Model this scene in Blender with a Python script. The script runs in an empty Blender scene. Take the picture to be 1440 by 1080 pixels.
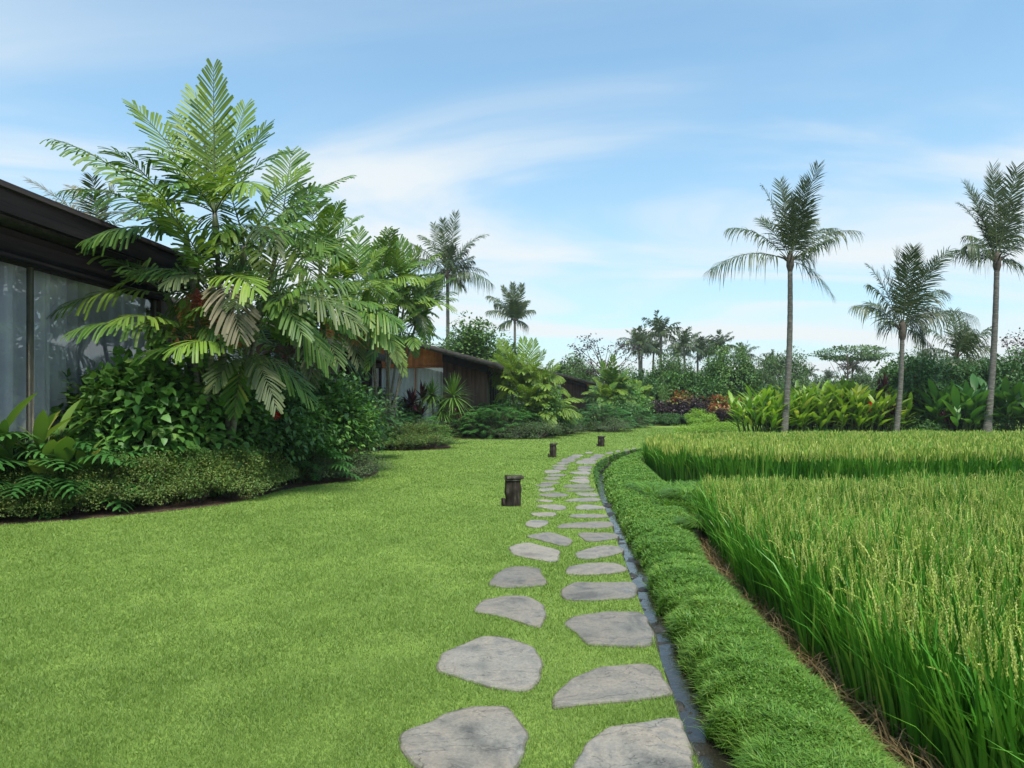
import bpy, math, random
import numpy as np
from math import radians as R, pi

S = bpy.context.scene
COL = S.collection
rs = np.random.RandomState(7)
random.seed(7)

# ------------------------------------------------------------------ camera
EYE, HZ, F = 1.6, 572.0, 960.0            # eye height, horizon row, focal length (1440x1080 pixels)
cam_d = bpy.data.cameras.new('camera'); cam = bpy.data.objects.new('camera', cam_d); COL.objects.link(cam)
cam.location = (0, 0, EYE); cam.rotation_euler = (R(90), 0, 0)
cam_d.sensor_width = 36; cam_d.lens = 24; cam_d.shift_y = (HZ-540)/1440
cam_d.clip_start = .05; cam_d.clip_end = 3000
S.camera = cam
S.render.resolution_x, S.render.resolution_y = 1024, 768

# ------------------------------------------------------------------ light
SUN_EL, SUN_AZ = 64, 165                  # azimuth clockwise from +Y: behind the camera, a little left
S.view_settings.view_transform = 'Standard'; S.view_settings.look = 'None'
S.view_settings.exposure = 1.16; S.view_settings.gamma = 1
W = bpy.data.worlds.new('World'); S.world = W; W.use_nodes = True
nt = W.node_tree; nt.nodes.clear()
def wn(t, **k):
    n = nt.nodes.new(t)
    for a, b in k.items(): setattr(n, a, b)
    return n
def wl(a, b): nt.links.new(a, b)
def wmath(op, a, b=None, clamp=False):
    n = wn('ShaderNodeMath', operation=op, use_clamp=clamp)
    for i, v in enumerate((a, b)):
        if v is None: continue
        if isinstance(v, (int, float)): n.inputs[i].default_value = v
        else: wl(v, n.inputs[i])
    return n.outputs[0]
sky = wn('ShaderNodeTexSky', sky_type='NISHITA', sun_disc=False, sun_elevation=R(SUN_EL), sun_rotation=R(SUN_AZ))
sky.air_density = 1.0; sky.dust_density = .6; sky.ozone_density = 2.5; sky.altitude = 0
tint = wn('ShaderNodeMix', data_type='RGBA', blend_type='MULTIPLY'); tint.inputs[0].default_value = 1
wl(sky.outputs[0], tint.inputs[6]); tint.inputs[7].default_value = (.46, .82, .84, 1)
tc = wn('ShaderNodeTexCoord'); sep = wn('ShaderNodeSeparateXYZ'); wl(tc.outputs['Generated'], sep.inputs[0])
z = wmath('MAXIMUM', sep.outputs[2], 0.0)
# thin high cloud that closes up towards the horizon
hz = wmath('POWER', 2.718, wmath('MULTIPLY', z, -3.5))
hz = wmath('MULTIPLY', hz, .93)
m1 = wn('ShaderNodeMix', data_type='RGBA'); wl(hz, m1.inputs[0]); wl(tint.outputs[2], m1.inputs[6]); m1.inputs[7].default_value = (2.82, 3.02, 3.04, 1)
# cirrus: noise on the plane of the cloud layer
zz = wmath('ADD', z, .10)
cx = wmath('DIVIDE', sep.outputs[0], zz); cy = wmath('DIVIDE', sep.outputs[1], zz)
cv = wn('ShaderNodeCombineXYZ'); wl(cx, cv.inputs[0]); wl(cy, cv.inputs[1])
mp = wn('ShaderNodeMapping'); mp.inputs['Rotation'].default_value = (0, 0, R(-12)); mp.inputs['Scale'].default_value = (.42, 1.0, 1); mp.inputs['Location'].default_value = (3.3, 1.15, 0)
wl(cv.outputs[0], mp.inputs[0])
nz = wn('ShaderNodeTexNoise'); nz.inputs['Scale'].default_value = 1.0; nz.inputs['Detail'].default_value = 10; nz.inputs['Roughness'].default_value = .52; nz.inputs['Distortion'].default_value = .8
wl(mp.outputs[0], nz.inputs['Vector'])
cr = wn('ShaderNodeMapRange', interpolation_type='SMOOTHSTEP'); cr.inputs['From Min'].default_value = .38; cr.inputs['From Max'].default_value = .62
wl(nz.outputs[0], cr.inputs[0])
hi = wn('ShaderNodeMapRange', interpolation_type='SMOOTHSTEP'); wl(z, hi.inputs[0]); hi.inputs['From Min'].default_value = .30; hi.inputs['From Max'].default_value = .50; hi.inputs['To Min'].default_value = .9; hi.inputs['To Max'].default_value = .22
cm = wmath('MULTIPLY', cr.outputs[0], hi.outputs[0])
m2 = wn('ShaderNodeMix', data_type='RGBA'); wl(cm, m2.inputs[0]); wl(m1.outputs[2], m2.inputs[6]); m2.inputs[7].default_value = (3.1, 3.27, 3.32, 1)
bg = wn('ShaderNodeBackground'); bg.inputs[1].default_value = .13
wl(m2.outputs[2], bg.inputs[0]); wo = wn('ShaderNodeOutputWorld'); wl(bg.outputs[0], wo.inputs[0])

sd = bpy.data.lights.new('sun', 'SUN'); sd.energy = 2.7; sd.angle = R(16); sd.color = (1, .96, .9)
sun = bpy.data.objects.new('sun', sd); COL.objects.link(sun)
sun.rotation_euler = (R(90-SUN_EL), 0, R(180-SUN_AZ))
sun.location = (0, 0, 40)

# ------------------------------------------------------------------ helpers
def unit(v):
    v = np.asarray(v, float); return v/np.maximum(np.linalg.norm(v, axis=-1, keepdims=True), 1e-9)
def G(px, py, zz=0.0):
    """ground-plan point under a spot of the photograph lying at height zz"""
    Y = (EYE-zz)*F/(py-HZ); return ((px-720)*Y/F, Y)
def X(px, Y): return (px-720)*Y/F
def Z(py, Y): return EYE+(HZ-py)*Y/F
def P3(px, py, Y): return np.array([X(px, Y), Y, Z(py, Y)])

class Geo:
    def __init__(s): s.v = []; s.n = 0; s.f = []; s.r = []; s.m = []
    def add(s, V, faces, rnd=0.5, mat=0):
        V = np.asarray(V, float).reshape(-1, 3)
        for Fa in (faces if isinstance(faces, (list, tuple)) and len(faces) and isinstance(faces[0], np.ndarray) and faces[0].ndim == 2 else [np.asarray(faces, int)]):
            if len(Fa) == 0: continue
            s.f.append(Fa+s.n)
            r = np.asarray(rnd, float)
            s.r.append(np.broadcast_to(r, (len(Fa),)) if r.ndim == 0 or len(r) == len(Fa) else np.repeat(r, len(Fa)//len(r)))
            s.m.append(np.full(len(Fa), mat))
        s.v.append(V); s.n += len(V)
    def merge(s, g, M=None, T=(0, 0, 0)):
        off = s.n
        for V in g.v:
            V2 = V if M is None else V@np.asarray(M).T
            s.v.append(V2+np.asarray(T, float))
        s.n += g.n
        s.f += [a+off for a in g.f]; s.r += list(g.r); s.m += list(g.m)
    def stamp(s, V, faces, M, T, rnd, mat=0):
        """V (k,3) template, M (n,3,3) with columns = axes, T (n,3)"""
        n, k = len(T), len(V)
        A = np.einsum('nij,kj->nki', M, V)+T[:, None, :]
        off = (np.arange(n)*k)[:, None, None]
        for Fa in faces:
            Fa = np.asarray(Fa, int)
            s.f.append((Fa[None]+off).reshape(-1, Fa.shape[1])+s.n)
            s.r.append(np.repeat(rnd, len(Fa))); s.m.append(np.full(n*len(Fa), mat))
        s.v.append(A.reshape(-1, 3)); s.n += n*k
    def strips(s, P, Sd, Wd, rnd, fold=0.0, mat=0):
        """ribbons: centre lines P (n,k,3), side dirs Sd (n,3)|(n,k,3), half widths Wd (k,)|(n,k)"""
        n, k, _ = P.shape
        Sd = np.asarray(Sd); Sd = np.broadcast_to(Sd[:, None, :] if Sd.ndim == 2 else Sd, (n, k, 3))
        Wd = np.broadcast_to(Wd, (n, k))[..., None]
        if fold:
            T = np.gradient(P, axis=1); N = unit(np.cross(Sd, T))
            A = P-Sd*Wd+N*Wd*fold; B = P+Sd*Wd+N*Wd*fold
            V = np.stack([A, P, B], 2).reshape(n, k*3, 3); c = 3
        else:
            V = np.stack([P-Sd*Wd, P+Sd*Wd], 2).reshape(n, k*2, 3); c = 2
        q = []
        for i in range(k-1):
            for j in range(c-1): q.append((i*c+j, i*c+j+1, (i+1)*c+j+1, (i+1)*c+j))
        q = np.array(q); off = (np.arange(n)*k*c)[:, None, None]
        s.f.append((q[None]+off).reshape(-1, 4)+s.n); s.r.append(np.repeat(rnd, len(q))); s.m.append(np.full(n*len(q), mat))
        s.v.append(V.reshape(-1, 3)); s.n += n*k*c
    def tube(s, pts, rad, sides=8, rnd=.5, cap=True, mat=0):
        pts = np.asarray(pts, float); k = len(pts); rad = np.broadcast_to(rad, (k,))
        T = unit(np.gradient(pts, axis=0)); ref = np.array([1., .13, .07]) if abs(T[0][0]) < .8 else np.array([.1, 1., .05])
        A = unit(np.cross(T, ref)); B = np.cross(T, A)
        th = np.linspace(0, 2*pi, sides, endpoint=False)
        V = pts[:, None]+rad[:, None, None]*(np.cos(th)[None, :, None]*A[:, None]+np.sin(th)[None, :, None]*B[:, None])
        q = [(i*sides+j, i*sides+(j+1) % sides, (i+1)*sides+(j+1) % sides, (i+1)*sides+j) for i in range(k-1) for j in range(sides)]
        V = V.reshape(-1, 3); fl = [np.array(q)]
        if cap:
            V = np.vstack([V, pts[-1]]); c = k*sides
            fl.append(np.array([((k-1)*sides+j, (k-1)*sides+(j+1) % sides, c) for j in range(sides)]))
        s.add(V, fl, rnd, mat)
    def box(s, x0, x1, y0, y1, z0, z1, rnd=.5, mat=0, bev=0.0):
        b = min(bev, (x1-x0)/3, (y1-y0)/3, (z1-z0)/3)
        if b <= 0:
            V = [(x, y, zz) for zz in (z0, z1) for y in (y0, y1) for x in (x0, x1)]
            s.add(V, np.array([(0, 2, 3, 1), (4, 5, 7, 6), (0, 1, 5, 4), (2, 6, 7, 3), (0, 4, 6, 2), (1, 3, 7, 5)]), rnd, mat); return
        V = []; idx = {}
        for ix in (0, 1):
            for iy in (0, 1):
                for iz in (0, 1):
                    for ax in range(3):
                        p = [(x0, x1)[ix]+(b, -b)[ix], (y0, y1)[iy]+(b, -b)[iy], (z0, z1)[iz]+(b, -b)[iz]]
                        p[ax] = ((x0, x1)[ix], (y0, y1)[iy], (z0, z1)[iz])[ax]
                        idx[(ix, iy, iz, ax)] = len(V); V.append(p)
        q, t = [], []
        for ax in range(3):
            o = [a for a in range(3) if a != ax]
            for sd_ in (0, 1):
                f = []
                for a, b_ in ((0, 0), (1, 0), (1, 1), (0, 1)):
                    c = [0, 0, 0]; c[ax] = sd_; c[o[0]] = a; c[o[1]] = b_; f.append(idx[(*c, ax)])
                q.append(f)
            for a in (0, 1):
                for b_ in (0, 1):
                    f = []
                    for e, axx in ((0, o[0]), (1, o[0]), (1, o[1]), (0, o[1])):
                        c = [0, 0, 0]; c[ax] = e; c[o[0]] = a; c[o[1]] = b_; f.append(idx[(*c, axx)])
                    q.append(f)
        for ix in (0, 1):
            for iy in (0, 1):
                for iz in (0, 1): t.append([idx[(ix, iy, iz, a)] for a in range(3)])
        s.add(V, [np.array(q), np.array(t)], rnd, mat)
    def build(s, name, mat, parent=None, smooth=False, recalc=False):
        V = np.concatenate(s.v); me = bpy.data.meshes.new(name)
        tot = np.concatenate([np.full(len(a), a.shape[1]) for a in s.f]); lp = np.concatenate([a.ravel() for a in s.f])
        me.vertices.add(len(V)); me.vertices.foreach_set('co', V.astype(np.float32).ravel())
        me.loops.add(len(lp)); me.loops.foreach_set('vertex_index', lp.astype(np.int32))
        me.polygons.add(len(tot)); me.polygons.foreach_set('loop_start', np.concatenate([[0], np.cumsum(tot)[:-1]]).astype(np.int32))
        mats = mat if isinstance(mat, (list, tuple)) else [mat]
        for m in mats: me.materials.append(m)
        if len(mats) > 1: me.polygons.foreach_set('material_index', np.concatenate(s.m).astype(np.int32))
        me.update(calc_edges=True)
        at = me.attributes.new('rnd', 'FLOAT', 'FACE'); at.data.foreach_set('value', np.concatenate(s.r).astype(np.float32))
        if smooth: me.polygons.foreach_set('use_smooth', np.ones(len(tot), bool))
        if recalc:
            import bmesh
            bm = bmesh.new(); bm.from_mesh(me); bmesh.ops.recalc_face_normals(bm, faces=bm.faces); bm.to_mesh(me); bm.free()
        o = bpy.data.objects.new(name, me); COL.objects.link(o)
        if parent: o.parent = parent
        return o

def tag(o, label=None, cat=None, group=None, kind=None):
    for k, v in (('label', label), ('category', cat), ('group', group), ('kind', kind)):
        if v: o[k] = v
    return o
def empty(name, loc=(0, 0, 0), rz=0, label=None, cat=None, group=None):
    o = bpy.data.objects.new(name, None); COL.objects.link(o); o.location = loc; o.rotation_euler = (0, 0, rz)
    o.empty_display_size = .2
    return tag(o, label, cat, group)
def copy_tree(o, parent=None):
    c = o.copy(); COL.objects.link(c); c.parent = parent
    for ch in KIDS.get(o.name, [k for k in o.children]): copy_tree(ch, c)
    return c
KIDS = {}
CACHE = {}
def place(key, maker, loc, rz=0, sc=1, label='', cat='', group=None):
    if key in CACHE: o = copy_tree(CACHE[key])
    else: o = maker(); CACHE[key] = o
    o.location = loc; o.rotation_euler = (0, 0, rz); o.scale = (sc,)*3 if isinstance(sc, (int, float)) else sc
    o['label'] = label; o['category'] = cat
    if group: o['group'] = group
    elif 'group' in o: del o['group']
    return o

# ------------------------------------------------------------------ materials
def new_mat(name):
    m = bpy.data.materials.new(name); m.use_nodes = True; t = m.node_tree; t.nodes.clear(); return m, t
def nd(t, ty, ins=None, **k):
    n = t.nodes.new(ty)
    for a, b in k.items(): setattr(n, a, b)
    for a, b in (ins or {}).items():
        if hasattr(b, 'is_output'): t.links.new(b, n.inputs[a])
        else: n.inputs[a].default_value = b
    return n
def ramp(t, fac, cols, interp='LINEAR'):
    n = nd(t, 'ShaderNodeValToRGB'); t.links.new(fac, n.inputs[0]); e = n.color_ramp.elements; n.color_ramp.interpolation = interp
    while len(e) < len(cols): e.new(.5)
    for i, (p, c) in enumerate(cols): e[i].position = p; e[i].color = (*c, 1)
    return n.outputs[0]
def leaf_mat(name, cols, trans=.3, rough=.45, spec=.35, jitter=.22):
    m, t = new_mat(name)
    a = nd(t, 'ShaderNodeAttribute', attribute_name='rnd')
    n = len(cols); c = ramp(t, a.outputs['Fac'], [(i/(n-1), cc) for i, cc in enumerate(cols)])
    oi = nd(t, 'ShaderNodeObjectInfo')
    mr = nd(t, 'ShaderNodeMapRange', {0: oi.outputs['Random'], 'To Min': 1-jitter, 'To Max': 1+jitter})
    hsv = nd(t, 'ShaderNodeHueSaturation', {'Color': c, 'Value': mr.outputs[0]})
    p = nd(t, 'ShaderNodeBsdfPrincipled', {'Base Color': hsv.outputs[0], 'Roughness': rough, 'Specular IOR Level': spec})
    tr = nd(t, 'ShaderNodeBsdfTranslucent')
    tcol = nd(t, 'ShaderNodeMix', {6: hsv.outputs[0], 7: (1.0, 1.0, .45, 1), 0: 1.0}, data_type='RGBA', blend_type='MULTIPLY')
    t.links.new(tcol.outputs[2], tr.inputs[0])
    mx = nd(t, 'ShaderNodeMixShader', {0: trans, 1: p.outputs[0], 2: tr.outputs[0]})
    o = nd(t, 'ShaderNodeOutputMaterial', {0: mx.outputs[0]}); return m
def simple_mat(name, cols, scale=4, rough=.8, bump=.2, bscale=20, stretch=(1, 1, 1), spec=.15, metallic=0, detail=6, planks=None):
    m, t = new_mat(name)
    tcn = nd(t, 'ShaderNodeTexCoord'); mp_ = nd(t, 'ShaderNodeMapping', {0: tcn.outputs['Object'], 'Scale': stretch})
    n1 = nd(t, 'ShaderNodeTexNoise', {'Vector': mp_.outputs[0], 'Scale': scale, 'Detail': detail, 'Roughness': .6})
    c = ramp(t, n1.outputs[0], [(.3+.4*i/(len(cols)-1), cc) for i, cc in enumerate(cols)])
    n2 = nd(t, 'ShaderNodeTexNoise', {'Vector': mp_.outputs[0], 'Scale': bscale, 'Detail': 4})
    h = n2.outputs[0]
    if planks:                                  # board joints every `planks` metres along an object axis
        ax, w = planks
        sp = nd(t, 'ShaderNodeSeparateXYZ', {0: tcn.outputs['Object']})
        k = nd(t, 'ShaderNodeMath', {0: sp.outputs[ax], 1: 1/w}, operation='MULTIPLY')
        fr = nd(t, 'ShaderNodeMath', {0: k.outputs[0]}, operation='FRACT')
        fl = nd(t, 'ShaderNodeMath', {0: k.outputs[0]}, operation='FLOOR')
        wn_ = nd(t, 'ShaderNodeTexWhiteNoise', {1: fl.outputs[0]}, noise_dimensions='1D')
        pp = nd(t, 'ShaderNodeMath', {0: fr.outputs[0], 1: .5}, operation='SUBTRACT')
        ab = nd(t, 'ShaderNodeMath', {0: pp.outputs[0]}, operation='ABSOLUTE')
        gr = nd(t, 'ShaderNodeMapRange', {0: ab.outputs[0], 'From Min': .44, 'From Max': .49, 'To Min': 1, 'To Max': 0})
        v = nd(t, 'ShaderNodeMapRange', {0: wn_.outputs[0], 'To Min': .7, 'To Max': 1.3})
        hs = nd(t, 'ShaderNodeHueSaturation', {'Color': c, 'Value': v.outputs[0]}); c = hs.outputs[0]
        hh = nd(t, 'ShaderNodeMath', {0: gr.outputs[0], 1: 1.6}, operation='MULTIPLY')
        h = nd(t, 'ShaderNodeMath', {0: hh.outputs[0], 1: n2.outputs[0]}, operation='ADD').outputs[0]
    b = nd(t, 'ShaderNodeBump', {'Height': h, 'Strength': bump, 'Distance': .02})
    p = nd(t, 'ShaderNodeBsdfPrincipled', {'Base Color': c, 'Roughness': rough, 'Normal': b.outputs[0], 'Specular IOR Level': spec, 'Metallic': metallic})
    nd(t, 'ShaderNodeOutputMaterial', {0: p.outputs[0]}); return m

def lawn_mat(name, ca, cb, cc, far):
    m, t = new_mat(name); tcn = nd(t, 'ShaderNodeTexCoord')
    n1 = nd(t, 'ShaderNodeTexNoise', {'Vector': tcn.outputs['Object'], 'Scale': .55, 'Detail': 5, 'Roughness': .6})
    n2 = nd(t, 'ShaderNodeTexNoise', {'Vector': tcn.outputs['Object'], 'Scale': 60, 'Detail': 5, 'Roughness': .75})
    n3 = nd(t, 'ShaderNodeTexNoise', {'Vector': tcn.outputs['Object'], 'Scale': 5, 'Detail': 6, 'Roughness': .7})
    c1 = ramp(t, n1.outputs[0], [(.35, ca), (.5, cb), (.66, cc)])
    v = nd(t, 'ShaderNodeMapRange', {0: n2.outputs[0], 'From Min': .3, 'From Max': .7, 'To Min': .72, 'To Max': 1.28})
    v3 = nd(t, 'ShaderNodeMapRange', {0: n3.outputs[0], 'From Min': .3, 'From Max': .7, 'To Min': .84, 'To Max': 1.16})
    vm = nd(t, 'ShaderNodeMath', {0: v.outputs[0], 1: v3.outputs[0]}, operation='MULTIPLY')
    hs = nd(t, 'ShaderNodeHueSaturation', {'Color': c1, 'Value': vm.outputs[0]})
    b = nd(t, 'ShaderNodeBump', {'Height': n2.outputs[0], 'Strength': .6, 'Distance': .02})
    p = nd(t, 'ShaderNodeBsdfPrincipled', {'Base Color': hs.outputs[0], 'Roughness': .9, 'Normal': b.outputs[0], 'Specular IOR Level': .15})
    nd(t, 'ShaderNodeOutputMaterial', {0: p.outputs[0]}); return m

M = {}
M['lawn'] = lawn_mat('lawn', (.14, .21, .040), (.17, .245, .048), (.20, .28, .058), None)
M['blade'] = leaf_mat('lawn_blades', [(.128, .212, .042), (.168, .272, .054), (.208, .32, .068), (.27, .36, .095)], .35, .5, .25, 0)
M['bankgrass'] = leaf_mat('bank_grass', [(.065, .165, .018), (.11, .245, .03), (.16, .31, .042), (.24, .35, .07)], .35, .45, .3, 0)
M['rice'] = leaf_mat('rice_leaf', [(.035, .14, .012), (.06, .215, .018), (.10, .29, .026), (.17, .36, .04), (.28, .40, .07)], .22, .42, .35, 0)
M['panicle'] = leaf_mat('rice_grain', [(.27, .385, .06), (.39, .475, .10), (.53, .56, .18)], .25, .6, .2, 0)
M['straw'] = leaf_mat('straw', [(.16, .10, .04), (.30, .20, .09), (.36, .28, .12)], .2, .7, .2, 0)
M['palm'] = leaf_mat('palm_leaflet', [(.04, .11, .018), (.08, .17, .026), (.135, .23, .038), (.28, .31, .055)], .3, .45, .28)
M['palm_light'] = leaf_mat('palm_leaflet_light', [(.10, .18, .022), (.17, .27, .035), (.27, .34, .055)], .35, .45, .28)
M['palm_dull'] = leaf_mat('palm_leaflet_dull', [(.055, .09, .03), (.095, .13, .042), (.17, .185, .07)], .25, .5, .35)
M['palm_dry'] = leaf_mat('palm_leaflet_dry', [(.11, .105, .055), (.18, .16, .09), (.26, .22, .14)], .2, .6, .2)
M['coco'] = leaf_mat('coconut_leaflet', [(.028, .05, .018), (.045, .075, .024), (.075, .105, .03), (.15, .155, .06)], .18, .45, .3, .1)
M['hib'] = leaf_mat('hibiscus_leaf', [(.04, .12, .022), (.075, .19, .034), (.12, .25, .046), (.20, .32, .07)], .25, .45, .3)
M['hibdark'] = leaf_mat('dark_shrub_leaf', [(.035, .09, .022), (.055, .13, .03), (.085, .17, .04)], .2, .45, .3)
M['box'] = leaf_mat('border_leaf', [(.05, .11, .022), (.09, .165, .032), (.145, .205, .042), (.22, .21, .052)], .2, .5, .3, .18)
M['greybox'] = leaf_mat('greygreen_leaf', [(.05, .085, .035), (.085, .13, .05), (.14, .18, .085)], .2, .6, .25)
M['philo'] = leaf_mat('philodendron_leaf', [(.04, .13, .026), (.06, .18, .036), (.10, .235, .048)], .22, .42, .35)
M['ginger'] = leaf_mat('ginger_leaf', [(.03, .085, .018), (.055, .13, .025), (.11, .20, .035), (.18, .27, .05), (.42, .40, .11)], .3, .38, .45)
M['helic'] = leaf_mat('heliconia_leaf', [(.09, .20, .022), (.17, .31, .035), (.28, .42, .055), (.48, .54, .11)], .4, .4, .4)
M['banana'] = leaf_mat('banana_leaf', [(.05, .14, .028), (.085, .21, .042), (.14, .28, .065)], .3, .42, .3)
M['ti'] = leaf_mat('ti_leaf', [(.03, .008, .010), (.07, .012, .018), (.15, .025, .045)], .25, .35, .5)
M['croton'] = leaf_mat('croton_leaf', [(.30, .03, .03), (.12, .20, .04), (.38, .07, .04), (.20, .28, .05), (.50, .45, .08)], .25, .4, .4)
M['purple'] = leaf_mat('purple_leaf', [(.03, .015, .018), (.045, .022, .025), (.05, .05, .03)], .2, .45, .4)
M['tree'] = leaf_mat('tree_leaf', [(.045, .105, .022), (.07, .15, .03), (.11, .20, .04), (.17, .24, .06)], .22, .5, .3)
M['tree_far'] = leaf_mat('far_tree_leaf', [(.06, .11, .04), (.085, .145, .048), (.12, .18, .06)], .2, .6, .2)
M['lime'] = leaf_mat('lime_leaf', [(.15, .28, .03), (.22, .37, .04), (.30, .45, .06)], .35, .5, .3)
M['dracaena'] = leaf_mat('dracaena_leaf', [(.05, .11, .022), (.09, .17, .03), (.15, .24, .05)], .3, .35, .45)
M['flower'] = leaf_mat('red_petal', [(.55, .01, .012), (.70, .02, .02), (.75, .05, .03)], .3, .5, .3)
M['fruit'] = leaf_mat('palm_fruit', [(.16, .022, .012), (.30, .05, .02), (.40, .10, .03)], .05, .35, .5)
M['stem'] = simple_mat('green_stem', [(.05, .08, .025), (.10, .12, .05)], 6, .6, .2)
M['twig'] = simple_mat('twig_bark', [(.05, .04, .03), (.11, .09, .07)], 9, .85, .4)
M['palmtrunk'] = simple_mat('ringed_palm_trunk', [(.07, .07, .055), (.15, .14, .11), (.24, .22, .18)], 7, .8, .6, 14, (1, 1, 3))
M['cocotrunk'] = simple_mat('coconut_bark', [(.06, .057, .047), (.12, .112, .095), (.21, .20, .175)], 5, .85, .9, 5, (1, 1, 4.5))
M['soil'] = simple_mat('mulch', [(.03, .018, .012), (.07, .045, .03), (.13, .085, .055)], 18, .95, .9, 60)
M['mud'] = simple_mat('wet_mud', [(.014, .013, .009), (.026, .023, .016), (.045, .038, .027)], 6, .35, .8, 25, spec=.5)
M['bank'] = simple_mat('bank_soil', [(.02, .03, .01), (.035, .05, .012), (.05, .08, .015)], 9, .9, .8, 40)
M['terrain'] = simple_mat('terrain_grass', [(.05, .09, .02), (.08, .13, .03), (.10, .16, .035)], .3, .95, .3, 8)
M['rock'] = simple_mat('ditch_wall_rock', [(.02, .022, .012), (.06, .06, .035), (.14, .13, .10)], 7, .85, 1.0, 18)
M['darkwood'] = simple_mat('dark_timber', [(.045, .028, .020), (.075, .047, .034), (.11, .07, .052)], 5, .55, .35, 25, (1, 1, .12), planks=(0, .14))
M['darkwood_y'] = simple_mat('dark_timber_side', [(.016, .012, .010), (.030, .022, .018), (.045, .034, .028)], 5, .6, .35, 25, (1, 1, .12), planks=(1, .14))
M['fascia'] = simple_mat('roof_fascia', [(.008, .007, .007), (.015, .013, .012), (.026, .022, .02)], 5, .85, .4, 25, (1, .08, 1), planks=(2, .16))
M['soffit'] = simple_mat('orange_soffit', [(.34, .12, .045), (.44, .165, .06), (.52, .21, .085)], 4, .5, .25, 20, (1, .1, 1), planks=(0, .15))
M['roofdark'] = simple_mat('roof_edge', [(.02, .018, .016), (.04, .036, .032), (.065, .06, .053)], 6, .8, .4, 30)
M['deck'] = simple_mat('deck_boards', [(.08, .055, .04), (.14, .10, .075)], 5, .7, .3, 20, planks=(0, .12))
M['curtain'] = simple_mat('lilac_grey_curtain', [(.66, .65, .74), (.74, .73, .82), (.80, .79, .87)], 2, .9, .1)
M['whitecurtain'] = simple_mat('white_curtain', [(.80, .83, .84), (.88, .90, .91)], 2, .9, .1)
M['brass'] = simple_mat('window_mullion', [(.07, .062, .045), (.11, .10, .07)], 6, .4, .1, metallic=.4)
M['plaster'] = simple_mat('dark_room', [(.02, .02, .02), (.035, .033, .03)], 2, .9, .1)
M['bollard'] = simple_mat('weathered_wood', [(.008, .006, .005), (.018, .014, .010), (.035, .028, .02), (.09, .08, .06)], 14, .85, .9, 30, (1, 1, .22))
M['bollard_cap'] = simple_mat('mossy_cap', [(.02, .018, .012), (.05, .045, .032), (.12, .115, .08)], 16, .9, .8, 40)

def glass_mat():
    m, t = new_mat('window_glass')
    f = nd(t, 'ShaderNodeFresnel', {'IOR': 1.55})
    f2 = nd(t, 'ShaderNodeMapRange', {0: f.outputs[0], 'From Max': .6, 'To Min': .10, 'To Max': .8})
    n = nd(t, 'ShaderNodeTexNoise', {'Scale': .8}); b = nd(t, 'ShaderNodeBump', {'Height': n.outputs[0], 'Strength': .04, 'Distance': .02})
    tr = nd(t, 'ShaderNodeBsdfTransparent', {0: (.93, .95, .96, 1)}); g = nd(t, 'ShaderNodeBsdfGlossy', {'Roughness': .01, 'Normal': b.outputs[0]})
    mx = nd(t, 'ShaderNodeMixShader', {0: f2.outputs[0], 1: tr.outputs[0], 2: g.outputs[0]}); nd(t, 'ShaderNodeOutputMaterial', {0: mx.outputs[0]}); return m
M['glass'] = glass_mat()
def water_mat():
    m, t = new_mat('ditch_water'); tcn = nd(t, 'ShaderNodeTexCoord')
    n = nd(t, 'ShaderNodeTexNoise', {'Vector': tcn.outputs['Object'], 'Scale': 8, 'Detail': 4, 'Distortion': 1.8})
    b = nd(t, 'ShaderNodeBump', {'Height': n.outputs[0], 'Strength': .17, 'Distance': .02})
    p = nd(t, 'ShaderNodeBsdfPrincipled', {'Base Color': (.02, .018, .013, 1), 'Roughness': .02, 'Normal': b.outputs[0], 'Specular IOR Level': .5, 'IOR': 1.5})
    nd(t, 'ShaderNodeOutputMaterial', {0: p.outputs[0]}); return m
M['water'] = water_mat()
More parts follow.
